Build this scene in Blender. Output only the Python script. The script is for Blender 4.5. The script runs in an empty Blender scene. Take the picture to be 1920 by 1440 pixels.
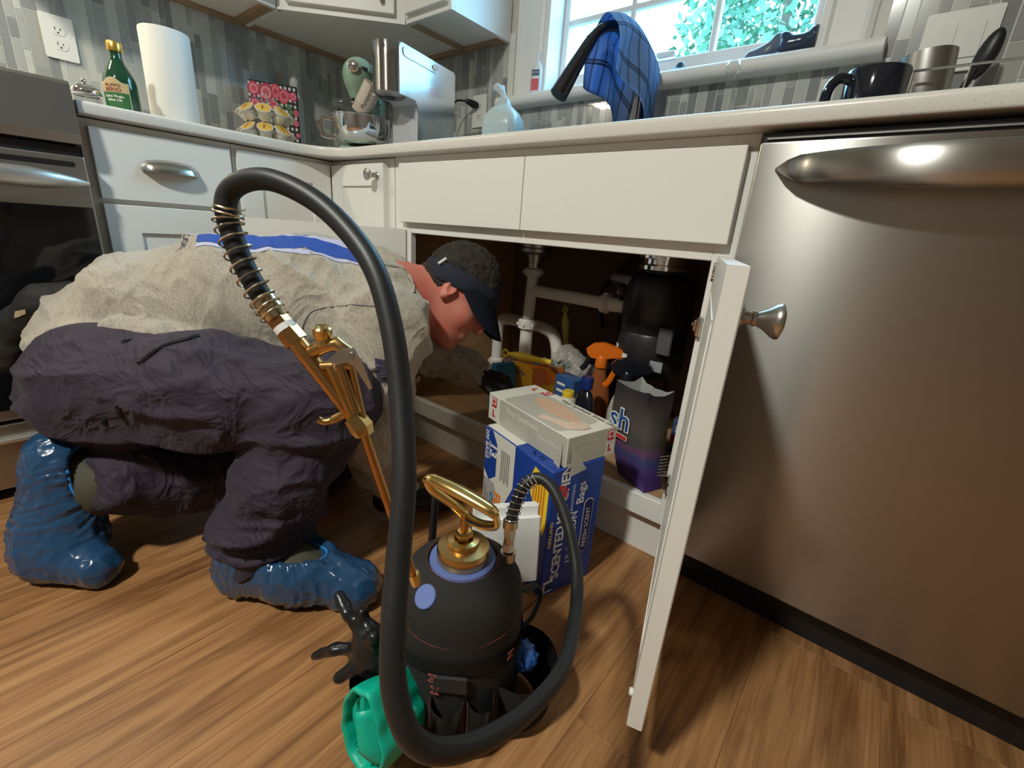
import bpy, bmesh, math, random
import numpy as np
from mathutils import Vector, Matrix
random.seed(7); np.random.seed(7)
SC = bpy.context.scene
COL = SC.collection
PI = math.pi

# ------------------------------------------------------------------ camera
cd = bpy.data.cameras.new('camera'); cam = bpy.data.objects.new('camera', cd); COL.objects.link(cam)
cd.sensor_fit = 'HORIZONTAL'; cd.sensor_width = 36.0; cd.lens = 837.9/1920*36.0
cd.clip_start = 0.02
_r = Vector((0.7666754, 0.63790393, 0.07271458)); _u = Vector((-0.25771738, 0.20203731, 0.94486119)); _f = Vector((-0.58803961, 0.74314165, -0.31929596))
cam.matrix_world = Matrix(((_r.x, _u.x, -_f.x, 1.552), (_r.y, _u.y, -_f.y, -0.8913), (_r.z, _u.z, -_f.z, 0.6992), (0, 0, 0, 1)))
SC.camera = cam
# ------------------------------------------------------------------ colour management
vs = SC.view_settings
vs.view_transform = 'Standard'; vs.look = 'None'; vs.gamma = 1.0; vs.exposure = 0.0
vs.use_curve_mapping = False
SC.cycles.use_denoising = True
SC.cycles.max_bounces = 10; SC.cycles.diffuse_bounces = 5; SC.cycles.glossy_bounces = 4
SC.cycles.transparent_max_bounces = 12
SC.cycles.caustics_reflective = False; SC.cycles.caustics_refractive = False
SC.cycles.sample_clamp_indirect = 6.0
# ------------------------------------------------------------------ sky (cool overcast daylight seen through the window)
w = bpy.data.worlds.new('sky'); SC.world = w; w.use_nodes = True
bg = w.node_tree.nodes['Background']
bg.inputs[0].default_value = (0.32, 0.68, 1.0, 1); bg.inputs[1].default_value = 16.0
# portal in the window opening: only guides sky sampling, gives no light of its own
pl = bpy.data.lights.new('window_portal', 'AREA'); pl.shape = 'RECTANGLE'; pl.size = 0.86; pl.size_y = 0.92; pl.cycles.is_portal = True
po = bpy.data.objects.new('window_portal', pl); COL.objects.link(po); po.location = (0.825, 0.745, 1.64); po.rotation_euler = (PI/2, 0, PI)
# ceiling lamp light (its fixture is built further down at the same place)
LAMP = (1.07, -1.9, 2.34)
ll = bpy.data.lights.new('ceiling_lamp_light', 'AREA'); ll.shape = 'DISK'; ll.size = 0.20; ll.energy = 62.0; ll.color = (0.97, 0.985, 0.89)
lo = bpy.data.objects.new('ceiling_lamp_light', ll); COL.objects.link(lo); lo.location = (LAMP[0], LAMP[1], LAMP[2]-0.012)

# ------------------------------------------------------------------ materials
MATS = {}
def M(name, col=(.8, .8, .8), rough=.5, metal=0., bump=None, var=None, spec=None, coat=0., trans=0., alpha=1., ior=1.45, sheen=0., emit=None, sss=None, folds=None):
    """procedural principled material; var=(scale, colour2, stretch, contrast lo, hi); bump=(scale, strength, stretch)"""
    if name in MATS: return MATS[name]
    m = bpy.data.materials.new(name); m.use_nodes = True; nt = m.node_tree; b = nt.nodes['Principled BSDF']
    b.inputs['Base Color'].default_value = (*col, 1); b.inputs['Roughness'].default_value = rough; b.inputs['Metallic'].default_value = metal
    b.inputs['IOR'].default_value = ior; b.inputs['Coat Weight'].default_value = coat; b.inputs['Transmission Weight'].default_value = trans
    b.inputs['Alpha'].default_value = alpha; b.inputs['Sheen Weight'].default_value = sheen
    if sheen: b.inputs['Sheen Roughness'].default_value = .6
    if spec is not None: b.inputs['Specular IOR Level'].default_value = spec
    if emit: b.inputs['Emission Color'].default_value = (*emit[0], 1); b.inputs['Emission Strength'].default_value = emit[1]
    if sss: b.inputs['Subsurface Weight'].default_value = sss; b.inputs['Subsurface Radius'].default_value = (.02, .008, .005); b.inputs['Subsurface Scale'].default_value = .5
    if var or bump:
        tc = nt.nodes.new('ShaderNodeTexCoord')
    def tex(scale, stretch, detail=5):
        mp = nt.nodes.new('ShaderNodeMapping'); mp.inputs['Scale'].default_value = stretch or (1, 1, 1)
        n = nt.nodes.new('ShaderNodeTexNoise'); n.inputs['Scale'].default_value = scale; n.inputs['Detail'].default_value = detail
        nt.links.new(tc.outputs['Object'], mp.inputs[0]); nt.links.new(mp.outputs[0], n.inputs['Vector']); return n
    if var:
        n = tex(var[0], var[2]); r = nt.nodes.new('ShaderNodeValToRGB')
        r.color_ramp.elements[0].position = var[3]; r.color_ramp.elements[1].position = var[4]
        r.color_ramp.elements[0].color = (*var[1], 1); r.color_ramp.elements[1].color = (*col, 1)
        nt.links.new(n.outputs['Fac'], r.inputs[0]); nt.links.new(r.outputs[0], b.inputs['Base Color'])
    if bump:
        n = tex(bump[0], bump[2]); bp = nt.nodes.new('ShaderNodeBump'); bp.inputs['Strength'].default_value = bump[1]; bp.inputs['Distance'].default_value = bump[3] if len(bump) > 3 else .004
        nt.links.new(n.outputs['Fac'], bp.inputs['Height']); nt.links.new(bp.outputs[0], b.inputs['Normal'])
        if folds:   # cloth creases: ridged, turned noise (scale, strength, distance, rotation, stretch)
            mp = nt.nodes.new('ShaderNodeMapping'); mp.inputs['Rotation'].default_value = folds[3]; mp.inputs['Scale'].default_value = folds[4]
            n2 = nt.nodes.new('ShaderNodeTexNoise'); n2.inputs['Scale'].default_value = folds[0]; n2.inputs['Detail'].default_value = 3; n2.inputs['Distortion'].default_value = .8
            rr = nt.nodes.new('ShaderNodeMapRange'); ab = nt.nodes.new('ShaderNodeMath'); ab.operation = 'ABSOLUTE'; rr.inputs[3].default_value = -1; rr.inputs[4].default_value = 1; rr.inputs[1].default_value = .25; rr.inputs[2].default_value = .75
            nt.links.new(tc.outputs['Object'], mp.inputs[0]); nt.links.new(mp.outputs[0], n2.inputs['Vector']); nt.links.new(n2.outputs['Fac'], rr.inputs[0]); nt.links.new(rr.outputs[0], ab.inputs[0])
            b2 = nt.nodes.new('ShaderNodeBump'); b2.inputs['Strength'].default_value = folds[1]; b2.inputs['Distance'].default_value = folds[2]; b2.invert = True
            nt.links.new(ab.outputs[0], b2.inputs['Height']); nt.links.new(b2.outputs[0], bp.inputs['Normal'])
    MATS[name] = m; return m
def pane_glass(name, tint=(1, 1, 1)):
    m = bpy.data.materials.new(name); m.use_nodes = True; nt = m.node_tree; nt.nodes.clear()
    o = nt.nodes.new('ShaderNodeOutputMaterial'); t = nt.nodes.new('ShaderNodeBsdfTransparent'); g = nt.nodes.new('ShaderNodeBsdfGlossy'); f = nt.nodes.new('ShaderNodeLayerWeight'); x = nt.nodes.new('ShaderNodeMixShader'); p_ = nt.nodes.new('ShaderNodeMath'); p_.operation = 'POWER'; p_.inputs[1].default_value = 4.; q_ = nt.nodes.new('ShaderNodeMath'); q_.operation = 'MULTIPLY_ADD'; q_.inputs[1].default_value = .7; q_.inputs[2].default_value = .04
    t.inputs[0].default_value = (*tint, 1); g.inputs['Roughness'].default_value = .03; f.inputs[0].default_value = .5; nt.links.new(f.outputs[1], p_.inputs[0]); nt.links.new(p_.outputs[0], q_.inputs[0])
    nt.links.new(q_.outputs[0], x.inputs[0]); nt.links.new(t.outputs[0], x.inputs[1]); nt.links.new(g.outputs[0], x.inputs[2]); nt.links.new(x.outputs[0], o.inputs[0]); return m
GLASS = pane_glass('window_glass', (.97, .99, 1)); CLEAR = pane_glass('clear_glass', (.95, .96, .96))
WHITE = M('white_cabinet_paint', (.80, .79, .755), .38)
WHITE2 = M('white_trim_paint', (.80, .80, .79), .45)
STEEL = M('brushed_steel', (.40, .385, .365), .27, 1., bump=(1., .05, (6, 6, 900), .0005))
def brushed(m, tangent, an=.75):
    b = m.node_tree.nodes['Principled BSDF']; c = m.node_tree.nodes.new('ShaderNodeCombineXYZ')
    for i in range(3): c.inputs[i].default_value = tangent[i]
    b.inputs['Anisotropic'].default_value = an; m.node_tree.links.new(c.outputs[0], b.inputs['Tangent'])
brushed(STEEL, (0, 0, 1), .93)
STEELV = M('brushed_steel_dark', (.40, .385, .36), .36, 1., bump=(1., .08, (6, 6, 900), .0006))
NICKEL = M('brushed_nickel', (.55, .52, .48), .27, 1.)
CHROME = M('chrome', (.82, .82, .84), .07, 1.)
BRASS = M('aged_brass', (.66, .43, .17), .30, 1., var=(9, (.40, .22, .075), None, .35, .6))
BRASSB = M('bright_brass', (.86, .62, .25), .2, 1., var=(14, (.62, .40, .14), None, .35, .62))
COPPER = M('coppery_brass', (.62, .33, .12), .26, 1., var=(12, (.42, .2, .06), None, .35, .62))
BLACK = M('black_plastic', (.012, .012, .013), .38)
RUBBER = M('black_rubber', (.014, .014, .015), .46, bump=(300, .08, None, .0006))
PVC = M('white_pvc', (.74, .71, .65), .35)
PAPER = M('white_paper', (.82, .82, .82), .7)
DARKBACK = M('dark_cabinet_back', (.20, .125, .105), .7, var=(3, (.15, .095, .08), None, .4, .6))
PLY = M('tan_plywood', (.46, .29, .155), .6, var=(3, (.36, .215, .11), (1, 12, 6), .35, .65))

# ------------------------------------------------------------------ helpers
MW = {}
def thing(name, label, cat, loc=(0, 0, 0), rot=(0, 0, 0), group=None, kind=None):
    o = bpy.data.objects.new(name, None); COL.objects.link(o); o.empty_display_size = .05
    o.location = loc; o.rotation_euler = rot
    MW[o.name] = Matrix.Translation(loc) @ __import__('mathutils').Euler(rot).to_matrix().to_4x4()
    return tag(o, label, cat, group, kind)
def tag(o, label=None, cat=None, group=None, kind=None):
    if label: o['label'] = label
    if cat: o['category'] = cat
    if group: o['group'] = group
    if kind: o['kind'] = kind
    return o
def link(name, me, mat, parent=None, local=False, smooth=False, label=None):
    o = bpy.data.objects.new(name, me); COL.objects.link(o)
    if mat and not me.materials: me.materials.append(mat)
    if parent:
        o.parent = parent
        if not local and parent.name in MW: o.matrix_parent_inverse = MW[parent.name].inverted()
    if label: o['label'] = label
    return o
def obj(name, bm, mat, parent=None, local=False, smooth=False, label=None, angle=40):
    me = bpy.data.meshes.new(name)
    bmesh.ops.recalc_face_normals(bm, faces=bm.faces[:])
    if smooth:
        for f in bm.faces: f.smooth = True
        if angle < 180:
            a = math.radians(angle)
            for e in bm.edges:
                if len(e.link_faces) == 2 and e.calc_face_angle(0) > a: e.smooth = False
    bm.to_mesh(me); bm.free()
    return link(name, me, mat, parent, local, smooth, label)
def B(): return bmesh.new()
def box(bm, lo, hi, bev=0., seg=1, rz=0., at=None):
    """axis box lo..hi; with `at`, lo/hi are local, turned by rz and moved to at"""
    lo = Vector(lo); hi = Vector(hi); c = (lo+hi)/2; s = hi-lo
    g = bmesh.ops.create_cube(bm, size=1.0); vs_ = g['verts']
    for v in vs_: v.co = Vector((v.co.x*s.x, v.co.y*s.y, v.co.z*s.z)) + c
    if bev > 0:
        es = {e for v in vs_ for e in v.link_edges}
        r = bmesh.ops.bevel(bm, geom=list(es), offset=bev, segments=seg, profile=.5, affect='EDGES')
        vs_ = list({v for f in r['faces'] for v in f.verts} | {v for v in vs_ if v.is_valid})
    if at is not None or rz:
        mt = Matrix.Translation(at or (0, 0, 0)) @ Matrix.Rotation(rz, 4, 'Z')
        bmesh.ops.transform(bm, matrix=mt, verts=vs_)
    return bm
def bx(lo, hi, bev=.0015, seg=1, **k): return box(B(), lo, hi, bev, seg, **k)
def cat_rom(pts, n=8, closed=False):
    P_ = [Vector(p) for p in pts]; out = []
    N = len(P_)
    for i in range(N if closed else N-1):
        p0 = P_[(i-1) % N] if closed or i > 0 else P_[0]*2-P_[1]
        p1 = P_[i]; p2 = P_[(i+1) % N]
        p3 = P_[(i+2) % N] if closed or i+2 < N else P_[-1]*2-P_[-2]
        for k in range(n):
            t = k/n; out.append(.5*((2*p1)+(p2-p0)*t+(2*p0-5*p1+4*p2-p3)*t*t+(3*p1-p0-3*p2+p3)*t**3))
    if not closed: out.append(P_[-1])
    return out
def tube(bm, pts, rad, seg=12, caps=True, closed=False, flat=None):
    """round tube along pts; rad number, list or function of 0..1; flat=(a,b) scales the section"""
    P_ = [Vector(p) for p in pts]; n = len(P_)
    T = []
    for i in range(n):
        a = P_[(i-1) % n] if closed or i > 0 else P_[i]; b_ = P_[(i+1) % n] if closed or i < n-1 else P_[i]
        T.append((b_-a).normalized())
    up = Vector((0, 0, 1)) if abs(T[0].z) < .9 else Vector((1, 0, 0))
    u = T[0].cross(up).normalized(); rings = []
    for i in range(n):
        u = (u - T[i]*u.dot(T[i])).normalized(); v = T[i].cross(u)
        r = rad(i/(n-1)) if callable(rad) else (rad[i] if isinstance(rad, (list, tuple)) else rad)
        fa, fb = flat or (1, 1)
        rings.append([bm.verts.new(P_[i]+(u*math.cos(2*PI*k/seg)*fa+v*math.sin(2*PI*k/seg)*fb)*r) for k in range(seg)])
    for i in range(n if closed else n-1):
        a = rings[i]; b_ = rings[(i+1) % n]
        for k in range(seg): bm.faces.new((a[k], a[(k+1) % seg], b_[(k+1) % seg], b_[k]))
    if caps and not closed: bm.faces.new(rings[0][::-1]); bm.faces.new(rings[-1])
    return bm
def lathe(bm, prof, seg=24, at=(0, 0, 0), axis=None, sx=1., sy=1.):
    """profile [(r,z)...] spun round z (or around direction `axis`)"""
    mt = Matrix.Translation(at)
    if axis is not None: mt = mt @ Vector((0, 0, 1)).rotation_difference(Vector(axis).normalized()).to_matrix().to_4x4()
    rings = []
    for r, z in prof:
        if r < 1e-6: rings.append([bm.verts.new(mt @ Vector((0, 0, z)))])
        else: rings.append([bm.verts.new(mt @ Vector((r*math.cos(2*PI*k/seg)*sx, r*math.sin(2*PI*k/seg)*sy, z))) for k in range(seg)])
    for a, b_ in zip(rings, rings[1:]):
        for k in range(seg):
            if len(a) == 1 and len(b_) == 1: continue
            if len(a) == 1: bm.faces.new((a[0], b_[(k+1) % seg], b_[k]))
            elif len(b_) == 1: bm.faces.new((a[k], a[(k+1) % seg], b_[0]))
            else: bm.faces.new((a[k], a[(k+1) % seg], b_[(k+1) % seg], b_[k]))
    return bm
def prism(bm, poly, o, u, v, w):
    """polygon [(a,b)] in plane o+a*u+b*v, thickness vector w"""
    o, u, v, w = map(Vector, (o, u, v, w))
    a = [bm.verts.new(o+u*p[0]+v*p[1]) for p in poly]; b_ = [bm.verts.new(x.co+w) for x in a]
    bm.faces.new(a[::-1]); bm.faces.new(b_)
    for i in range(len(a)): j = (i+1) % len(a); bm.faces.new((a[i], a[j], b_[j], b_[i]))
    return bm
def bevel_all(bm, off, seg=2, ang=30):
    es = [e for e in bm.edges if len(e.link_faces) == 2 and e.calc_face_angle(0) > math.radians(ang)]
    bmesh.ops.bevel(bm, geom=es, offset=off, segments=seg, profile=.5, affect='EDGES'); return bm
DG = None
def text(body, size, o, right, up, mat, parent, local=False, align='LEFT', name='lettering', depth=.0002, bold=0., lift=.0006, sx=1.):
    cu = bpy.data.curves.new('t', 'FONT'); cu.body = body; cu.size = size; cu.align_x = align; cu.align_y = 'CENTER'; cu.resolution_u = 2; cu.offset = bold; cu.space_line = .9
    to = bpy.data.objects.new('t', cu); COL.objects.link(to)
    me = bpy.data.meshes.new_from_object(to.evaluated_get(bpy.context.evaluated_depsgraph_get()))
    bpy.data.objects.remove(to); bpy.data.curves.remove(cu)
    right = Vector(right).normalized(); up = Vector(up).normalized(); n = right.cross(up)
    o = Vector(o)+n*lift
    for v in me.vertices: v.co = o+right*v.co.x*sx+up*v.co.y
    me.materials.clear(); me.name = name
    return link(name, me, mat, parent, local)
def decal(poly, o, right, up, mat, parent, name, local=False, lift=.0004, th=.0002):
    right = Vector(right).normalized(); up = Vector(up).normalized(); n = right.cross(up)
    return obj(name, prism(B(), poly, Vector(o)+n*lift, right, up, n*th), mat, parent, local)
def rect(x0, y0, x1, y1): return [(x0, y0), (x1, y0), (x1, y1), (x0, y1)]
def rrect(x0, y0, x1, y1, r, n=5):
    out = []
    for cx, cy, a in ((x1-r, y0+r, -90), (x1-r, y1-r, 0), (x0+r, y1-r, 90), (x0+r, y0+r, 180)):
        for k in range(n+1): t = math.radians(a+90*k/n); out.append((cx+r*math.cos(t), cy+r*math.sin(t)))
    return out
def copy_tree(o, parent=None):
    c = o.copy(); COL.objects.link(c)
    if parent: c.parent = parent
    for ch in list(o.children):
        k = copy_tree(ch, c); k.matrix_parent_inverse = ch.matrix_parent_inverse
    return c
# --- implicit surfaces (smooth unions meshed by surface nets)
class Field:
    def __init__(s, lo, hi, h):
        s.lo = np.array(lo, float); s.h = h; s.n = np.ceil((np.array(hi)-s.lo)/h).astype(int)+1
        s.d = np.full(s.n, .2, np.float32)
    def _blk(s, lo, hi):
        a = np.clip(np.floor((np.array(lo)-s.lo)/s.h).astype(int), 0, s.n); b = np.clip(np.ceil((np.array(hi)-s.lo)/s.h).astype(int)+1, 0, s.n)
        if (b <= a).any(): return None
        g = np.meshgrid(*[s.lo[i]+s.h*np.arange(a[i], b[i]) for i in range(3)], indexing='ij')
        return tuple(slice(a[i], b[i]) for i in range(3)), [x.astype(np.float32) for x in g]
    def _put(s, sl, d, k):
        a = s.d[sl]
        if k < 0: k = -k; h = np.maximum(k-np.abs(a+d), 0)/k; s.d[sl] = np.maximum(a, -d)+h*h*k/4
        elif k == 0: s.d[sl] = np.minimum(a, d)
        else: h = np.maximum(k-np.abs(a-d), 0)/k; s.d[sl] = np.minimum(a, d)-h*h*k/4
    def cap(s, a, b, ra, rb, k=.03):
        a = np.array(a, float); b = np.array(b, float); m = max(ra, rb)+abs(k)+.03
        q = s._blk(np.minimum(a, b)-m, np.maximum(a, b)+m)
        if q is None: return s
        sl, (X, Y, Z) = q; ba = b-a; L = max(ba@ba, 1e-9)
        t = np.clip(((X-a[0])*ba[0]+(Y-a[1])*ba[1]+(Z-a[2])*ba[2])/L, 0, 1)
        d = np.sqrt((X-a[0]-t*ba[0])**2+(Y-a[1]-t*ba[1])**2+(Z-a[2]-t*ba[2])**2)-(ra+(rb-ra)*t)
        s._put(sl, d, k); return s
    def ell(s, c, r, R=None, k=.03):
        """ellipsoid, R: rows = local axes in world"""
        c = np.array(c, float); m = max(r)+abs(k)+.03; q = s._blk(c-m, c+m)
        if q is None: return s
        sl, (X, Y, Z) = q; X = X-c[0]; Y = Y-c[1]; Z = Z-c[2]
        if R is not None:
            R = np.array(R); X, Y, Z = (R[0, 0]*X+R[0, 1]*Y+R[0, 2]*Z, R[1, 0]*X+R[1, 1]*Y+R[1, 2]*Z, R[2, 0]*X+R[2, 1]*Y+R[2, 2]*Z)
        k0 = np.sqrt((X/r[0])**2+(Y/r[1])**2+(Z/r[2])**2)+1e-6; k1 = np.sqrt((X/r[0]**2)**2+(Y/r[1]**2)**2+(Z/r[2]**2)**2)+1e-6
        s._put(sl, k0*(k0-1)/k1, k); return s
    def plane(s, o, n, k=0.):
        """keep the side opposite to n"""
        n = np.array(n, float); n /= np.linalg.norm(n)
        sl, (X, Y, Z) = s._blk(s.lo, s.lo+s.h*s.n); d = (X-o[0])*n[0]+(Y-o[1])*n[1]+(Z-o[2])*n[2]
        s.d = np.maximum(s.d, d); return s
    def mesh(s):
        d = s.d; n = np.array(d.shape)-1; c = [d[i:n[0]+i, j:n[1]+j, k:n[2]+k] for i in (0, 1) for j in (0, 1) for k in (0, 1)]
        neg = sum((x < 0).astype(np.int8) for x in c); act = np.argwhere((neg > 0) & (neg < 8))
        ai = tuple(act.T); cv = np.stack([x[ai] for x in c], 1); off = np.array([(i, j, k) for i in (0, 1) for j in (0, 1) for k in (0, 1)], float)
        acc = np.zeros((len(act), 3)); cnt = np.zeros(len(act))
        for a in range(8):
            for b in range(a+1, 8):
                if np.abs(off[a]-off[b]).sum() != 1: continue
                va, vb = cv[:, a], cv[:, b]; m = (va < 0) != (vb < 0)
                t = np.where(m, va/np.where(m, va-vb, 1), 0); acc += np.where(m[:, None], off[a]+(off[b]-off[a])*t[:, None], 0); cnt += m
        V = s.lo+s.h*(act+acc/cnt[:, None])
        idx = np.full(n, -1, np.int64); idx[ai] = np.arange(len(act)); F = []
        for ax in range(3):
            o1, o2 = [x for x in range(3) if x != ax]
            s0 = [slice(0, n[i]+1) for i in range(3)]; s1 = list(s0)
            s0[ax] = slice(0, n[ax]); s1[ax] = slice(1, n[ax]+1)
            a = d[tuple(s0)] < 0; b = d[tuple(s1)] < 0
            e = np.argwhere(a != b); e = e[(e[:, o1] > 0) & (e[:, o2] > 0) & (e[:, o1] < n[o1]) & (e[:, o2] < n[o2])]
            q = []
            for (da, db) in ((0, 0), (1, 0), (1, 1), (0, 1)):
                p = e.copy(); p[:, o1] -= da; p[:, o2] -= db; q.append(idx[tuple(p.T)])
            q = np.stack(q, 1); fl = a[tuple(e.T)]
            if ax == 1: fl = ~fl
            q[~fl] = q[~fl][:, ::-1]; F.append(q)
        F = np.concatenate(F); F = F[(F >= 0).all(1)]
        return V, F
def vnoise(P_, seed=0):
    P_ = np.asarray(P_, float); i = np.floor(P_).astype(np.int64); f = P_-i; f = f*f*(3-2*f)
    def hsh(a): 
        x = (a[:, 0]*374761393+a[:, 1]*668265263+a[:, 2]*2147483647+seed*974634777) & 0xffffffff
        x = ((x ^ (x >> 13))*1274126177) & 0xffffffff; return ((x ^ (x >> 16)) & 0xffff)/65535.
    out = 0
    for dx in (0, 1):
        for dy in (0, 1):
            for dz in (0, 1):
                wt = (f[:, 0] if dx else 1-f[:, 0])*(f[:, 1] if dy else 1-f[:, 1])*(f[:, 2] if dz else 1-f[:, 2])
                out = out+wt*hsh(i+np.array([dx, dy, dz]))
    return out
def np_mesh(name, V, F, disp=None):
    me = bpy.data.meshes.new(name); me.vertices.add(len(V)); me.vertices.foreach_set('co', np.asarray(V, np.float32).ravel())
    me.loops.add(F.size); me.loops.foreach_set('vertex_index', F.astype(np.int32).ravel())
    me.polygons.add(len(F)); me.polygons.foreach_set('loop_start', np.arange(0, F.size, F.shape[1], dtype=np.int32)); me.polygons.foreach_set('loop_total', np.full(len(F), F.shape[1], np.int32))
    me.update(calc_edges=True); me.validate()
    if disp is not None:
        N = np.zeros(len(V)*3, np.float32); me.vertices.foreach_get('normal', N); N = N.reshape(-1, 3)
        V = V+N*disp(np.asarray(V), N)[:, None]; me.vertices.foreach_set('co', V.astype(np.float32).ravel()); me.update()
    me.polygons.foreach_set('use_smooth', np.ones(len(F), bool)); return me
def relax(V, F, it=2):
    for _ in range(it):
        acc = np.zeros_like(V); cnt = np.zeros(len(V))
        for a, b in ((0, 1), (1, 2), (2, 3), (3, 0)):
            np.add.at(acc, F[:, a], V[F[:, b]]); np.add.at(cnt, F[:, a], 1); np.add.at(acc, F[:, b], V[F[:, a]]); np.add.at(cnt, F[:, b], 1)
        V = V*.5+.5*acc/np.maximum(cnt, 1)[:, None]
    return V
def fobj(name, fld, mat, parent=None, disp=None, rel=1, local=False, label=None):
    V, F = fld.mesh()
    if rel: V = relax(V, F, rel)
    return link(name, np_mesh(name, V, F, disp), mat, parent, local, label=label)

# ================================================================== SETTING
# ---- floor: planks run along y
PLANK = M('oak_plank', (.40, .225, .11), .42)
def plank_nodes(m):
    nt = m.node_tree; b = nt.nodes['Principled BSDF']; N = nt.nodes.new; L = nt.links.new
    tc = N('ShaderNodeTexCoord'); oi = N('ShaderNodeObjectInfo'); mul = N('ShaderNodeMath'); mul.operation = 'MULTIPLY'; mul.inputs[1].default_value = 37.
    L(oi.outputs['Random'], mul.inputs[0]); add = N('ShaderNodeVectorMath'); add.operation = 'ADD'; L(tc.outputs['Object'], add.inputs[0]); L(mul.outputs[0], add.inputs[1])
    def noise(sc, st, det, dist=0.):
        mp = N('ShaderNodeMapping'); mp.inputs['Scale'].default_value = st; L(add.outputs[0], mp.inputs[0])
        n = N('ShaderNodeTexNoise'); n.inputs['Scale'].default_value = sc; n.inputs['Detail'].default_value = det; n.inputs['Distortion'].default_value = dist; L(mp.outputs[0], n.inputs['Vector']); return n
    a = noise(3.0, (9, .8, 1), 9, 1.3); c = noise(10., (20, .7, 1), 6, .6); k = noise(2.2, (3.2, 1.0, 1), 3, 1.6)
    r = N('ShaderNodeValToRGB'); e = r.color_ramp.elements; e[0].position = .30; e[0].color = (.20, .086, .031, 1); e[1].position = .74; e[1].color = (.48, .255, .108, 1)
    x = e.new(.52); x.color = (.365, .178, .070, 1)
    L(a.outputs['Fac'], r.inputs[0])
    r2 = N('ShaderNodeValToRGB'); r2.color_ramp.elements[0].position = .36; r2.color_ramp.elements[0].color = (.60, .52, .45, 1); r2.color_ramp.elements[1].position = .58; r2.color_ramp.elements[1].color = (1, 1, 1, 1); L(c.outputs['Fac'], r2.inputs[0])
    mx = N('ShaderNodeMix'); mx.data_type = 'RGBA'; mx.blend_type = 'MULTIPLY'; mx.inputs[0].default_value = .6; L(r.outputs[0], mx.inputs[6]); L(r2.outputs[0], mx.inputs[7])
    r3 = N('ShaderNodeValToRGB'); r3.color_ramp.elements[0].position = .27; r3.color_ramp.elements[0].color = (.36, .25, .19, 1); r3.color_ramp.elements[1].position = .36; r3.color_ramp.elements[1].color = (1, 1, 1, 1); L(k.outputs['Fac'], r3.inputs[0])
    m2 = N('ShaderNodeMix'); m2.data_type = 'RGBA'; m2.blend_type = 'MULTIPLY'; m2.inputs[0].default_value = .7; L(mx.outputs[2], m2.inputs[6]); L(r3.outputs[0], m2.inputs[7])
    L(m2.outputs[2], b.inputs['Base Color'])
    bp = N('ShaderNodeBump'); bp.inputs['Strength'].default_value = .12; bp.inputs['Distance'].default_value = .002; L(c.outputs['Fac'], bp.inputs['Height']); L(bp.outputs[0], b.inputs['Normal'])
plank_nodes(PLANK)
SUB = M('floor_seam', (.2, .11, .05), .7)
floor = tag(obj('floor', bx((-.61, -3.6, -.05), (3.2, .61, -.004), 0), SUB), kind='structure')
pm = {}
PW = .184
for i in range(19):
    x0 = -.30+i*PW; y = -3.6-random.uniform(0, 1.1)
    while y < .5:
        ln = 1.22; a = max(y, -3.6); b_ = min(y+ln, .60)
        if b_-a > .05:
            key = round(b_-a, 3)
            if key not in pm:
                me = bpy.data.meshes.new('plank'); bm = bx((.0002, .0002, -.006), (PW-.0002, b_-a-.0002, 0), .0003); bm.to_mesh(me); bm.free(); me.materials.append(PLANK); pm[key] = me
            p = bpy.data.objects.new('plank', pm[key]); COL.objects.link(p); p.parent = floor; p.location = (x0, a, 0)
        y += ln
CEILM = M('ceiling_paint', (.82, .81, .78), .8)
tag(obj('ceiling', bx((-.61, -3.6, 2.44), (3.2, .61, 2.5), 0), CEILM), kind='structure')
WALLM = M('wall_paint', (.58, .56, .52), .7)
WALLD = M('wall_paint_dimmed', (.24, .215, .19), .7)  # unseen walls darkened in colour to dim the dishwasher reflection and room bounce
tag(obj('wall_right', bx((3.2, -3.6, 0), (3.3, .61, 2.44), 0), WALLD), kind='structure')
tag(obj('wall_front', bx((-.61, -3.7, 0), (3.2, -3.6, 2.44), 0), WALLD), kind='structure')
wall_left = tag(obj('wall_left', bx((-.71, -3.7, 0), (-.61, .80, 2.44), 0), WALLM), kind='structure')
WX0, WX1, WZ0, WZ1 = .395, 1.255, 1.185, 2.10
bm = B()
box(bm, (-.61, .61, 0), (WX0, .80, 2.44)); box(bm, (WX1, .61, 0), (3.3, .80, 2.44)); box(bm, (WX0, .61, 0), (WX1, .80, WZ0)); box(bm, (WX0, .61, WZ1), (WX1, .80, 2.44))
wall_back = tag(obj('wall_back', bm, WALLM), kind='structure')
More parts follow.
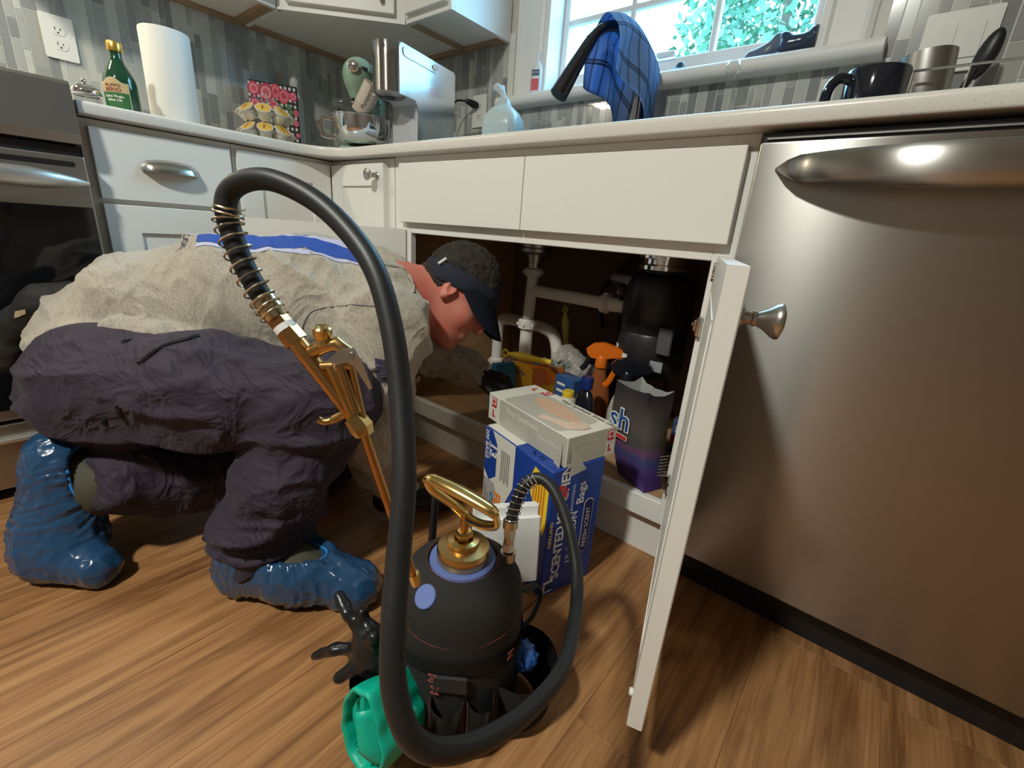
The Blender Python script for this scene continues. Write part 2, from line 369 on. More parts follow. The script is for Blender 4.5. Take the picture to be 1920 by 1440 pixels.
# ---- backsplash of stacked glass and stone strips
GROUT = M('pale_grout', (.74, .73, .69), .8)
TM = []
for i, (c, rg) in enumerate([((.34, .355, .345), .16), ((.42, .435, .42), .18), ((.50, .515, .49), .2), ((.28, .29, .29), .15), ((.56, .57, .53), .3), ((.38, .385, .36), .45)]):
    TM.append(M('backsplash_tile_%d' % i, c, rg, var=(1., tuple(x*.82 for x in c), (260, 260, 3), .4, .6), coat=.3))
TME = []
for m_ in TM:
    me = bpy.data.meshes.new('tile'); bm = B(); box(bm, (-.5, -.5, 0), (.5, .5, 1)); bm.to_mesh(me); bm.free(); me.materials.append(m_); TME.append(me)
def tile_wall(parent, length, top, place, skip):
    """columns along s in 0..length; place(s,z,ws,wz)->(location, scale)"""
    s = 0.; rest = []; n = 0
    while s < length:
        wd = random.choice((.016, .022, .027, .027, .034)); z = .918
        zt = top(s+wd/2)
        while z < zt-.004:
            h = random.choice((.048, .075, .10, .15, .15, .20))
            if n == 0 or z == .918: h *= random.uniform(.3, 1.)
            h = min(h, zt-z)
            if zt-(z+h) < .012: h = zt-z
            if h > .006:
                me = random.choice(TME); t = bpy.data.objects.new('tile', me); COL.objects.link(t); t.parent = parent; n += 1
                t.location, t.scale = place(s+wd/2, z+h/2-.0008, wd-.0026, h-.0026)
            z += h
        s += wd
    return n
obj('grout_bed', bx((-.61, -1.0, .90), (-.6055, .61, 1.40), 0), GROUT, wall_left)
bm = B(); box(bm, (-.605, .6055, .90), (.26, .61, 1.40)); box(bm, (.26, .6055, .90), (1.37, .61, 1.17)); box(bm, (1.37, .6055, .90), (2.3, .61, 1.40)); obj('grout_bed', bm, GROUT, wall_back)
n1 = tile_wall(wall_left, 1.52, lambda s: 1.375, lambda s, z, a, b_: ((-.6056, -.93+s, z), (.0035, a, b_)), None)
for t in wall_left.children:
    if t.name.startswith('tile'): t.rotation_euler = (0, 0, 0)
TL2 = 2.42
n2 = tile_wall(wall_back, TL2, lambda s: 1.150 if .235 < s-.602 < 1.385 else 1.375, lambda s, z, a, b_: ((-.602+s, .6056, z), (a, .0035, b_)), None)
# tile mesh is centred in x,y and stands on z 0..1: centre it on z as well
for me in TME:
    for v in me.vertices: v.co.z -= .5

# ---- window
win = thing('window_1', 'white framed kitchen window with grid bars above the sink', 'window', (.825, .66, 1.185), kind='structure')
bm = B(); 
box(bm, (WX0-.005, .60, WZ0), (WX0+.02, .76, WZ1), .002); obj('window_jamb', bm, WHITE2, win)
obj('window_jamb', bx((WX1-.012, .60, WZ0), (WX1+.005, .76, WZ1), .002), WHITE2, win)
obj('window_head', bx((WX0, .60, WZ1-.02), (WX1, .76, WZ1+.005), .002), WHITE2, win)
def casing(x0, x1):
    bm = B(); pr = [(0, 0), (x1-x0, 0), (x1-x0, -.014), (x1-x0-.012, -.020), (x1-x0-.022, -.016), (.03, -.016), (.022, -.022), (.006, -.022), (0, -.012)]
    prism(bm, pr, (x0, .612, 1.185), (1, 0, 0), (0, 1, 0), (0, 0, 1.02)); return bm
obj('window_casing', casing(.275, .395), WHITE2, win); obj('window_casing', casing(1.253, 1.37), WHITE2, win)
bm = B(); ypr = [(.15, 0), (.15, .040)] + [(.020-.020*math.sin(t*PI/8), .020+.020*math.cos(t*PI/8)) for t in range(9)]
prism(bm, ypr, (.22, .552, 1.146), (0, 1, 0), (0, 0, 1), (1.185, 0, 0)); obj('window_sill', bm, WHITE2, win, smooth=True)
GX0, GX1, GY = WX0+.02, WX1-.012, .705
for a, b_, nm in (((GX0, GY-.02, 1.187), (GX1, GY+.02, 1.258), 'bottom_sash_rail'), ((GX0, GY-.02, 1.60), (GX1, GY+.02, 1.64), 'meeting_rail'), ((GX0, GY-.02, 1.258), (GX0+.022, GY+.02, 2.08), 'sash_stile'), ((GX1-.022, GY-.02, 1.258), (GX1, GY+.02, 2.08), 'sash_stile')):
    obj(nm, bx(a, b_, .003), WHITE2, win)
for x in (.683, .960):
    obj('muntin', bx((x-.009, GY-.012, 1.258), (x+.009, GY+.012, 1.60), .003), WHITE2, win); obj('muntin', bx((x-.009, GY-.012, 1.64), (x+.009, GY+.012, 2.08), .003), WHITE2, win)
for z in (1.425, 1.86): obj('muntin', bx((GX0+.02, GY-.0105, z-.009), (GX1-.02, GY+.0105, z+.009), .003), WHITE2, win)
xs = [GX0+.022, .683, .960, GX1-.022]; zs = [1.258, 1.425, 1.60]; zs2 = [1.64, 1.86, 2.08]
for i in range(3):
    for zz in (zs, zs2):
        for j in range(2): obj('pane', bx((xs[i], GY-.002, zz[j]), (xs[i+1], GY+.002, zz[j+1]), 0), GLASS, win)
obj('sash_lock', bx((.80, GY-.045, 1.258), (.86, GY-.02, 1.272), .004), WHITE2, win)

# ---- outside: neighbour's gable and trees
ROOFM = M('neighbour_roof_shingle', (.30, .33, .36), .8, var=(20, (.22, .25, .28), None, .4, .6)); SIDING = M('neighbour_siding', (.72, .74, .75), .6)
nb = thing('neighbour_house', 'pale house gable outside the left part of the window', 'house', (-4.4, 9.0, 0))
obj('wall', prism(B(), [(-3, 0), (2.0, 0), (2.0, 3.75), (-3, 6.6)], (-4.6, 9.0, 0), (1, 0, 0), (0, 0, 1), (0, 3, 0)), SIDING, nb)
obj('roof', prism(B(), [(2.35, 3.5), (2.4, 3.72), (-3, 6.85), (-3, 6.6)], (-4.6, 8.7, 0), (1, 0, 0), (0, 0, 1), (0, 3.4, 0)), ROOFM, nb)
LEAF = M('tree_leaves', (.13, .27, .17), .6, var=(3, (.08, .2, .13), None, .4, .6)); BARK = M('tree_bark', (.14, .10, .07), .9)
def tree(x, y, h, rr, label, n):
    t = thing('tree', label, 'tree', (x, y, 0))
    obj('trunk', tube(B(), cat_rom([(x, y, 0), (x+.1, y, h*.35), (x-.05, y+.1, h*.7), (x, y, h*.9)], 4), lambda s: .14*(1-s*.8), 8), BARK, t, smooth=True)
    P_ = []; F = []
    for i in range(n):
        a = np.random.normal(size=3); a /= np.linalg.norm(a); c = np.array([x, y, h*.68])+a*np.array([rr, rr, rr*.9])*np.random.uniform(.35, 1)**.6
        u = np.random.normal(size=3); u /= np.linalg.norm(u); v = np.cross(u, np.random.normal(size=3)); v /= np.linalg.norm(v); sz = np.random.uniform(.035, .075)
        k = len(P_); P_ += [c-u*sz, c+v*sz*.5, c+u*sz, c-v*sz*.5]; F.append((k, k+1, k+2, k+3))
    o = link('foliage', np_mesh('foliage', np.array(P_), np.array(F)), LEAF, t); o['kind'] = 'stuff'
tree(.05, 5.2, 4.3, 1.15, 'leafy tree outside the right part of the window', 5200)
tree(2.75, 6.2, 4.6, 1.3, 'second leafy tree farther right outside the window', 4200)
tag(obj('garden_ground', bx((-14, .85, -.3), (14, 16, -.05), 0), M('lawn', (.14, .2, .07), .9)), kind='structure')

# ---- ceiling lamp fixture (out of frame, carries the room's light)
lt = thing('ceiling_lamp', 'round white flush ceiling lamp above the kitchen floor', 'lamp', (LAMP[0], LAMP[1], 2.44))
obj('lamp_base', lathe(B(), [(0, .10), (.15, .10), (.155, .085), (.155, .0), (.135, -.0), (.13, .02), (0, .02)], 32, (LAMP[0], LAMP[1], LAMP[2])), WHITE2, lt, smooth=True)

# ================================================================== CABINETS
FF = M('white_face_frame_paint', (.80, .79, .755), .4)
def shaker(name, W, H, parent, o, right, up, frame=.058, th=.02, rec=.007, mat=WHITE):
    """shaker panel: outer face towards right x up; o = lower left corner of its back plane"""
    right = Vector(right); up = Vector(up); n = right.cross(up); o = Vector(o); bm = B()
    pts = lambda x0, y0, x1, y1, d: [bm.verts.new(o+right*x+up*y+n*d) for x, y in ((x0, y0), (x1, y0), (x1, y1), (x0, y1))]
    e = .0015
    back = pts(0, 0, W, H, 0); side = pts(0, 0, W, H, th-e); a = pts(e, e, W-e, H-e, th); b_ = pts(frame, frame, W-frame, H-frame, th); c = pts(frame+.003, frame+.003, W-frame-.003, H-frame-.003, th-rec)
    bm.faces.new(back[::-1])
    for p, q in ((back, side), (side, a), (a, b_), (b_, c)):
        for i in range(4): j = (i+1) % 4; bm.faces.new((p[i], p[j], q[j], q[i]))
    bm.faces.new(c)
    return obj(name, bm, mat, parent)
def knob(parent, o, n, s=1., plate=True):
    bm = B()
    lathe(bm, [(0, 0), (.0105*s, 0), (.0105*s, .003*s), (.007*s, .006*s), (.006*s, .012*s), (.0075*s, .013*s), (.0075*s, .0155*s), (.0065*s, .017*s), (.010*s, .024*s), (.0155*s, .031*s), (.017*s, .0345*s), (.0165*s, .037*s), (.010*s, .0395*s), (0, .0405*s)], 24, o, n)
    return obj('knob', bm, NICKEL, parent, smooth=True)
# ---- sink base
sink = thing('sink_cabinet', 'white sink base cabinet with both lower doors open showing plumbing', 'cabinet', (.84, .3, 0))
obj('stile', bx((.345, 0, .105), (.418, .02, .885)), FF, sink); obj('stile', bx((1.291, 0, .105), (1.331, .02, .885)), FF, sink)
obj('top_rail', bx((.418, 0, .677), (1.291, .02, .885)), FF, sink); obj('bottom_rail', bx((.418, 0, .105), (1.291, .02, .157)), FF, sink)
obj('bottom_panel', bx((.36, .02, .140), (1.316, .585, .156), 0), PLY, sink)
obj('side_panel', bx((.345, .02, .105), (.36, .585, .68), 0), PLY, sink); obj('side_panel', bx((1.316, .02, .105), (1.331, .585, .68), 0), PLY, sink)
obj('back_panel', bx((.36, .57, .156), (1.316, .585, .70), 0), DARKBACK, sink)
obj('toe_kick', bx((.345, .026, 0), (1.331, .04, .105), 0), WHITE, sink)
obj('false_drawer_front', bx((.387, -.020, .7065), (.8478, 0, .8645), .0015), WHITE, sink); obj('false_drawer_front', bx((.8497, -.020, .7065), (1.3175, 0, .8645), .0015), WHITE, sink)
def hinge(parent, x, z, sg):
    bm = B(); box(bm, (x-.006, -.012, z-.02), (x+.006, .03, z+.02), .003); box(bm, (x-.010*sg-.005, .0, z-.012), (x-.010*sg+.005, .034, z+.012), .003); lathe(bm, [(0, .005), (.005, .005), (.005, 0)], 10, (x-.01*sg-.0055*sg, .017, z), (-sg, 0, 0))
    box(bm, (x-.0045, .004, z-.05), (x+.0045, .010, z-.024), .001)
    return obj('hinge', bm, CHROME, parent)
def sink_door(hx, sg, ang, z0=.114, z1=.687, W=.462):
    """hinged at x=hx, opening sense sg (+1: swings to +x), ang beyond 90 deg"""
    d = Vector((sg*math.sin(ang), -math.cos(ang), 0)); n = Vector((math.cos(ang)*sg, math.sin(ang), 0))  # d: away from hinge, n: outward face direction
    o = Vector((hx, -.006, z0))
    # outer face direction n: build with right x up = n
    if sg < 0: p = shaker('door', W, z1-z0, sink, o, d, (0, 0, 1))
    else: p = shaker('door', W, z1-z0, sink, o+d*W, -d, (0, 0, 1))
    # inner face recess line: thin flat panel lip
    inn = -n
    bm = B(); r_ = d; q = o+d*.058+Vector((0, 0, .058)); w_ = W-.116; h_ = z1-z0-.116
    for a0, b0, a1, b1 in ((0, 0, w_, .004), (0, h_-.004, w_, h_), (0, 0, .004, h_), (w_-.004, 0, w_, h_)):
        prism(bm, rect(a0, b0, a1, b1), q, r_, (0, 0, 1), inn*.0012)
    obj('panel_bead', bm, WHITE, p)
    knob(p, o+d*(W-.036)+n*.02+Vector((0, 0, z1-z0-.048)), n, 1.0)
    bm = B()
    for zz in (.04,): lathe(bm, [(.005, 0), (.005, .004), (.003, .005), (0, .005)], 10, o+d*(W-.015)+Vector((0, 0, zz))+inn*0, inn)
    obj('bumper', bm, M('clear_bumper', (.7, .7, .66), .3), p, smooth=True)
    # hinge cups
    bm = B()
    for zz in (.09, z1-z0-.075): box(bm, (-.012, -.006, -.024), (.03, .0, .024), .002, rz=0)
    bm.free()
    for zz in (.095, z1-z0-(.028 if sg > 0 else .16)):
        bm = B(); lathe(bm, [(0, .004), (.016, .004), (.0175, 0)], 20, o+d*.024+Vector((0, 0, zz))+inn*0, inn); obj('hinge_cup', bm, CHROME, p, smooth=True)
    return p
sink_door(1.302, 1, .2946, W=.475)
sink_door(.402, -1, math.radians(38), W=.455)
hinge(sink, 1.296, .555, 1); hinge(sink, 1.296, .215, 1); hinge(sink, .413, .555, -1); hinge(sink, .413, .215, -1)
# ---- corner cabinet (bi-fold doors)
cor = thing('corner_cabinet', 'white corner base cabinet with bi-fold shaker doors and one knob', 'cabinet', (0, 0, 0))
bm = B(); box(bm, (-.60, -.315, .105), (0, .58, .882)); box(bm, (-.0, .0, .105), (.342, .58, .882)); obj('body', bm, FF, cor)
bm = B(); box(bm, (-.02, -.315, 0), (-.005, .03, .104)); box(bm, (-.005, .015, 0), (.342, .03, .104)); obj('toe_kick', bm, WHITE, cor)
shaker('door', .286, .753, cor, (.0005, -.308, .115), (0, 1, 0), (0, 0, 1), frame=.062)
kd = shaker('door', .290, .753, cor, (.0225, -.0005, .115), (1, 0, 0), (0, 0, 1), frame=.062)
knob(kd, (.283, -.0205, .833), (0, -1, 0), 1.0)
# ---- drawer base on the left run
drw = thing('drawer_cabinet', 'white base cabinet beside the stove with drawer, cup pull and shaker door', 'cabinet', (-.3, -.48, 0))
obj('body', bx((-.60, -.642, .105), (0, -.317, .882), 0), FF, drw); obj('toe_kick', bx((-.03, -.642, 0), (-.015, -.317, .104), 0), WHITE, drw)
df = obj('drawer_front', bx((.0, -.6265, .7065), (.020, -.3255, .865), .0015), WHITE, drw)
shaker('door', .301, .58, drw, (.0, -.6265, .115), (0, 1, 0), (0, 0, 1), frame=.066)
def cup_pull(parent, o, along, n):
    along = Vector(along); n = Vector(n); o = Vector(o); up = Vector((0, 0, 1)); bm = B(); W = .062; rows = []
    for i in range(13):
        s = -1+2*i/12; e = math.sqrt(max(0, 1-s*s)); row = []
        for k in range(7):
            a = PI/2*k/6   # from top rim at face to front lip below
            row.append(bm.verts.new(o+along*(s*W)+up*(.019*math.cos(a)*e**.8 - .012*(k/6))+n*(.0015+.026*math.sin(a)*e**.7)))
        rows.append(row)
    for a, b_ in zip(rows, rows[1:]):
        for k in range(6):
            bm.faces.new((a[k], b_[k], b_[k+1], a[k+1]))
    bmesh.ops.remove_doubles(bm, verts=bm.verts[:], dist=.0002)
    bmesh.ops.solidify(bm, geom=bm.faces[:], thickness=.0016)
    return obj('cup_pull', bm, NICKEL, parent, smooth=True)
cup_pull(df, (.020, -.475, .792), (0, 1, 0), (1, 0, 0))
# ---- countertop (quartz, L shaped, rounded nose, round inner corner)
QUARTZ = M('speckled_quartz', (.70, .68, .635), .28, var=(420, (.50, .46, .42), None, .30, .40))
ct = B(); ZT, ZB = .914, .885
prof = [(0, 0)] + [(-.008+.008*math.cos(a*PI/8)-.0, -.008*0+(-.008+.008*math.sin(a*PI/8))) for a in range(0)]
nose = [(-.03, 0.)] + [(-.009+.009*math.sin(a*PI/10), -.009+.009*math.cos(a*PI/10)) for a in range(6)] + [(-.005+.005*math.cos(a*PI/6), -(ZT-ZB)+.005-.005*math.sin(a*PI/6)) for a in range(4)] + [(-.03, -(ZT-ZB))]
RC = .13; KC = .04+RC
path = [((.04, -.640), (1, 0)), ((.04, -KC), (1, 0))] + [((KC-RC*math.cos(a*PI/32), -KC+RC*math.sin(a*PI/32)), (math.cos(a*PI/32), -math.sin(a*PI/32))) for a in range(1, 16)] + [((KC, -.04), (0, -1)), ((2.6, -.04), (0, -1))]
rg = [[ct.verts.new((p[0]+n_[0]*d, p[1]+n_[1]*d, ZT+z)) for d, z in nose] for p, n_ in path]
for a, b_ in zip(rg, rg[1:]):
    for k in range(len(nose)-1): ct.faces.new((a[k], b_[k], b_[k+1], a[k+1]))
ct.faces.new(rg[0]); ct.faces.new(rg[-1][::-1])
def slab(x0, y0, x1, y1): box(ct, (x0, y0, ZB), (x1, y1, ZT))
slab(-.604, -.640, .0101, -KC); slab(-.604, -KC, .0101, .604); slab(.0101, -.0101, KC, .604)
prism(ct, [(.0101, -KC), (.0101, -.0101), (KC, -.0101)]+[(KC-(RC+.0299)*math.cos(a*PI/32), -KC+(RC+.0299)*math.sin(a*PI/32)) for a in range(15, 0, -1)], (0, 0, ZB), (1, 0, 0), (0, 1, 0), (0, 0, ZT-ZB))
SKX0, SKX1, SKY0, SKY1 = .50, 1.20, .075, .47
slab(KC, -.0101, 2.6, SKY0); slab(KC, SKY0, SKX0, SKY1); slab(SKX1, SKY0, 2.6, SKY1); slab(KC, SKY1, 2.6, .604)
counter = tag(obj('countertop', ct, QUARTZ, smooth=True, angle=35), 'speckled pale quartz countertop turning the corner with a rounded edge', 'countertop')
# ---- sink bowl
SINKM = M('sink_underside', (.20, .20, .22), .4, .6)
bm = B(); z0, z1 = .690, ZB; t = .004
def ring(x0, y0, x1, y1, z): return [bm.verts.new((x, y, z)) for x, y in rrect(x0, y0, x1, y1, .05, 4)]
a = ring(SKX0-.02, SKY0-.02, SKX1+.02, SKY1+.02, z1-.001); b_ = ring(SKX0-.004, SKY0-.004, SKX1+.004, SKY1+.004, z1-.002); c = ring(SKX0+.01, SKY0+.01, SKX1-.01, SKY1-.01, z0)
i0 = ring(SKX0, SKY0, SKX1, SKY1, z1); i1 = ring(SKX0+.014, SKY0+.014, SKX1-.014, SKY1-.014, z0+t)
for p, q in ((a, b_), (b_, c), (i0, a), (i1, i0)):
    for i in range(len(p)): j = (i+1) % len(p); bm.faces.new((p[i], p[j], q[j], q[i]))
bm.faces.new(c); bm.faces.new(i1)
skn = thing('sink_bowl', 'dark underside of the undermount double sink above the plumbing', 'sink', (.85, .27, .69))
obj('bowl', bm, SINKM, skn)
def drain(x, y, rr):
    bm = B(); lathe(bm, [(0, z0-.001), (rr, z0-.001), (rr, z0-.012), (rr*.92, z0-.016), (rr*.9, z0-.028), (rr*.98, z0-.032), (rr*.98, z0-.042), (rr*.5, z0-.05), (rr*.45, z0-.075), (.019, z0-.076), (.019, z0-.09), (0, z0-.09)], 24, (x, y, 0)); return obj('drain_basket', bm, STEELV, skn, smooth=True)
drain(.665, .3, .055)
# ---- upper cabinets
def upper(name, label, poly, z0=1.372, z1=2.10):
    t = thing(name, label, 'cabinet', (poly[0][0], poly[0][1], z0)); bm = B(); n = len(poly)
    cx = sum(p[0] for p in poly)/n; cy = sum(p[1] for p in poly)/n
    obj('body', prism(B(), poly, (0, 0, z0+.014), (1, 0, 0), (0, 1, 0), (0, 0, z1-z0-.014)), WHITE, t)
    return t
UND = M('cabinet_underside', (.58, .57, .53), .55); WOODEDGE = M('raw_wood_edge', (.40, .27, .16), .6, var=(4, (.32, .21, .12), (2, 2, 20), .4, .6))
ul = upper('upper_cabinet', 'white wall cabinet over the paper towel roll', [(-.604, -.75), (-.312, -.75), (-.312, -.004), (-.604, -.004)])
obj('bottom_rail', bx((-.330, -.75, 1.372), (-.312, -.004, 1.386), .001), WHITE, ul); obj('side_lip', bx((-.58, -.035, 1.372), (-.330, -.004, 1.386), .001), WOODEDGE, ul); obj('wall_cleat', bx((-.604, -.75, 1.372), (-.58, -.004, 1.386), 0), WOODEDGE, ul)
shaker('door', .36, .70, ul, (-.312, -.37, 1.39), (0, 1, 0), (0, 0, 1)); shaker('door', .36, .70, ul, (-.312, -.74, 1.39), (0, 1, 0), (0, 0, 1))
P1 = Vector((-.312, 0, 0)); P2 = Vector((-.004, .306, 0)); dd = (P2-P1).normalized(); nn = Vector((dd.y, -dd.x, 0)); LD = (P2-P1).length
uc = upper('corner_upper_cabinet', 'white diagonal corner wall cabinet above the green mixer', [(-.604, 0), (-.312, 0), (-.004, .306), (-.004, .604), (-.604, .604)])
prism_pts = [P1, P2, P2-nn*.02, P1-nn*.02]
bm = B(); prism(bm, [(p.x, p.y) for p in prism_pts], (0, 0, 1.372), (1, 0, 0), (0, 1, 0), (0, 0, .014)); obj('bottom_rail', bm, WHITE, uc)
obj('side_lip', bx((-.58, 0, 1.372), (-.315, .016, 1.386), 0), WHITE, uc); obj('wall_cleat', bx((-.604, 0, 1.372), (-.578, .604, 1.386), 0), WOODEDGE, uc); obj('wall_cleat', bx((-.578, .580, 1.372), (-.004, .604, 1.386), 0), WOODEDGE, uc)
dm = P1+dd*.035+Vector((0, 0, 1.392)); cdoor = shaker('door', LD-.07, .69, uc, dm, dd, (0, 0, 1), frame=.055)
def bar_pull(parent, a, b_, n):
    a = Vector(a); b_ = Vector(b_); n = Vector(n); bm = B(); pts = [a, a+n*.022, a*.75+b_*.25+n*.028, a*.25+b_*.75+n*.028, b_+n*.022, b_]
    tube(bm, cat_rom(pts, 5), .0055, 10, flat=(1, .8)); return obj('bar_pull', bm, NICKEL, parent, smooth=True)
hp = P1+dd*(LD-.078)+nn*.02; bar_pull(cdoor, hp+Vector((0, 0, 1.425)), hp+Vector((0, 0, 1.525)), nn)
ur = upper('upper_cabinet', 'narrow white wall cabinet beside the window', [(0, .306), (.235, .306), (.235, .604), (0, .604)])
obj('bottom_rail', bx((0, .306, 1.372), (.235, .324, 1.386), .001), WHITE, ur); obj('side_lip', bx((.219, .324, 1.372), (.235, .604, 1.386), 0), WHITE, ur); obj('side_lip', bx((0, .324, 1.372), (.014, .604, 1.386), 0), WOODEDGE, ur); obj('wall_cleat', bx((.014, .580, 1.372), (.219, .604, 1.386), 0), WOODEDGE, ur)
rd = shaker('door', .205, .69, ur, (.018, .306, 1.392), (1, 0, 0), (0, 0, 1), frame=.05); bar_pull(rd, (.195, .286, 1.425), (.195, .286, 1.525), (0, -1, 0))

# ================================================================== DISHWASHER
dw = thing('dishwasher', 'stainless steel dishwasher with curved bar handle', 'dishwasher', (1.636, .27, 0))
obj('tub', bx((1.338, .0, .09), (1.934, .58, .868), 0), M('dishwasher_tub', (.05, .05, .055), .5), dw)
dp = obj('door_panel', bx((1.3375, -.030, .0835), (1.9345, .0, .8645), .003, 2), STEEL, dw)
obj('control_strip', bx((1.3385, -.022, .8648), (1.9335, .0, .8785), .001), M('dishwasher_control_strip', (.03, .032, .04), .25), dw)
obj('vent_trim', bx((1.345, -.026, .8688), (1.93, -.022, .8718), .0005), STEELV, dw)
obj('toe_panel', bx((1.338, .012, 0), (1.934, .03, .085), 0), BLACK, dw)
bm = B(); rows = []; HX0, HX1 = 1.368, 1.904
for i in range(33):
    s = i/32; x = HX0+(HX1-HX0)*s; e = max(0., 1-abs(2*s-1)**2.6); g = max(.02, min(1., min(s, 1-s)*18))**.5
    row = []
    for k in range(16):
        a = 2*PI*k/16; row.append(bm.verts.new((x, -.031-.058*e**.85*1.0+ .0125*math.cos(a)*g*(.6+.4*e), .818+.0065*(1-e)+(.027*g)*math.sin(a)*(.55+.45*e))))
    rows.append(row)
for a, b_ in zip(rows, rows[1:]):
    for k in range(16): bm.faces.new((a[k], a[(k+1) % 16], b_[(k+1) % 16], b_[k]))
bm.faces.new(rows[0][::-1]); bm.faces.new(rows[-1])
obj('handle', bm, STEEL, dp, smooth=True)
# right end cabinet that carries the counter
rc = thing('end_cabinet', 'white base cabinet right of the dishwasher', 'cabinet', (2.25, .27, 0))
obj('body', bx((1.945, 0, .105), (2.58, .58, .882), 0), FF, rc); obj('toe_kick', bx((1.945, .06, 0), (2.58, .075, .105), 0), WHITE, rc)
shaker('door', .60, .75, rc, (1.96, -.0005, .115), (1, 0, 0), (0, 0, 1))

# ================================================================== STOVE
st = thing('stove', 'stainless steel range with black glass oven door', 'stove', (-.26, -1.03, 0))
Y0, Y1 = -1.408, -.648
obj('body', bx((-.59, Y0, .04), (.02, Y1, .90), 0), M('stove_side_grey', (.22, .21, .2), .5, .4), st)
bm = B(); prism(bm, [(.0, .812), (.058, .818), (.062, .838), (.052, .938), (.045, .945), (-.05, .945), (-.05, .812)], (0, Y0, 0), (1, 0, 0), (0, 0, 1), (0, Y1-Y0, 0)); bevel_all(bm, .002, 2); obj('control_panel', bm, STEELV, st)
obj('cooktop', bx((-.59, Y0, .90), (-.05, Y1, .925), .003), M('cooktop_black', (.02, .02, .02), .12), st)
obj('dark_gap', bx((.0, Y0+.004, .792), (.045, Y1-.004, .812), 0), BLACK, st)
od = obj('oven_door_frame', bx((.02, Y0+.003, .20), (.060, Y1-.0015, .792), .003, 2), STEELV, st)
obj('oven_glass', bx((.0585, Y0+.006, .225), (.063, Y1-.006, .683), .001), M('oven_black_glass', (.006, .006, .007), .06, spec=.6), od)
for y0, y1 in ((-.80, -.668), (-.96, -.82), (-1.12, -.98), (-1.28, -1.14)):
    obj('vent_slot', prism(B(), rrect(0, 0, y1-y0, .011, .005), (.0598, y0, .768), (0, 1, 0), (0, 0, 1), (.0008, 0, 0)), BLACK, od)
bm = B(); rows = []
for i in range(31):
    s = i/30; y = -1.388+(.738)*s; e = max(0., 1-abs(2*s-1)**3.2); g = max(.05, min(1, min(s, 1-s)*9))**.6
    rows.append([bm.verts.new((.062+.048*e**.8+.012*math.cos(2*PI*k/14)*g, y, .736+.003*e+.021*g*math.sin(2*PI*k/14))) for k in range(14)])
for a, b_ in zip(rows, rows[1:]):
    for k in range(14): bm.faces.new((a[k], a[(k+1) % 14], b_[(k+1) % 14], b_[k]))
bm.faces.new(rows[0][::-1]); bm.faces.new(rows[-1]); obj('oven_handle', bm, M('satin_handle', (.62, .60, .57), .34, .9), od, smooth=True)
sd = obj('storage_drawer', bx((.02, Y0+.003, .03), (.058, Y1-.0015, .190), .003, 2), STEELV, st)
obj('drawer_lip', bx((.058, Y0+.01, .148), (.074, Y1-.008, .160), .004, 2), M('satin_lip', (.66, .64, .60), .35, .8), sd)
obj('kick_plate', bx((-.05, Y0+.01, 0), (.0, Y1-.01, .04), 0), BLACK, st)

# range hood above the stove (out of frame): its lamp lights the tiles behind the stove
rh = thing('range_hood', 'stainless range hood with a lamp above the stove', 'range hood', (-.36, -1.03, 1.62))
bm = B(); prism(bm, [(-.604, 1.60), (-.12, 1.60), (-.12, 1.64), (-.36, 1.80), (-.604, 1.80)], (0, -1.405, 0), (1, 0, 0), (0, 0, 1), (0, .64, 0)); obj('hood_shell', bm, STEELV, rh)
obj('hood_lens', bx((-.36, -1.10, 1.594), (-.26, -.96, 1.5995), .002), M('hood_lens', (.9, .88, .8), .4, emit=((1.0, .86, .6), 6.0)), rh)
hl = bpy.data.lights.new('range_hood_light', 'AREA'); hl.shape = 'RECTANGLE'; hl.size = .10; hl.size_y = .14; hl.energy = 7.0; hl.color = (1.0, .88, .66)
ho = bpy.data.objects.new('range_hood_light', hl); COL.objects.link(ho); ho.location = (-.31, -1.03, 1.588)

# ================================================================== UNDER THE SINK
X, Y, Z = Vector((1, 0, 0)), Vector((0, 1, 0)), Vector((0, 0, 1))
pv = thing('drain_pipe', 'white plastic sink drain pipes with trap under the sink', 'pipe', (.66, .3, .16))
obj('tail_pipe', tube(B(), [(.664, .3, .612), (.660, .3, .52), (.655, .3, .40)], .019, 20), PVC, pv, smooth=True)
obj('lower_pipe', tube(B(), [(.655, .3, .418), (.655, .3, .16)], .0215, 20), PVC, pv, smooth=True)
obj('branch_pipe', tube(B(), [(.662, .3, .527), (.935, .3, .525)], .019, 20), PVC, pv, smooth=True); obj('branch_pipe', tube(B(), [(.935, .3, .525), (1.0, .3, .525)], .021, 20), PVC, pv, smooth=True)
def slip_nut(o, ax, r=.028, h=.022):
    bm = lathe(B(), [(r*.72, -h*.6), (r, -h*.5), (r, h*.4), (r*.8, h*.6), (r*.7, h*.6)], 20, o, ax)
    a = Vector(ax); s = a.orthogonal().normalized(); q = a.cross(s)
    for k in range(6):
        d = s*math.cos(k*PI/3)+q*math.sin(k*PI/3); c = Vector(o)+d*r
        box(bm, c-Vector((.004, .004, .004)), c+Vector((.004, .004, .004)))
    return obj('slip_nut', bm, PVC, pv)
slip_nut((.662, .3, .585), Z, .029); slip_nut((.655, .3, .415), Z, .031, .028); slip_nut((.935, .3, .525), X, .028); slip_nut((.478, .36, .235), Z, .027)
obj('trap_arm', tube(B(), cat_rom([(.477, .36, .16), (.477, .36, .30), (.478, .36, .36), (.492, .36, .392), (.525, .36, .402), (.60, .36, .402), (.68, .36, .398), (.722, .36, .383), (.742, .36, .345), (.75, .36, .29), (.752, .36, .16)], 4), .0205, 18), PVC, pv, smooth=True)
gd = thing('garbage_disposal', 'black garbage disposal hanging under the sink', 'disposal', (1.085, .31, .36))
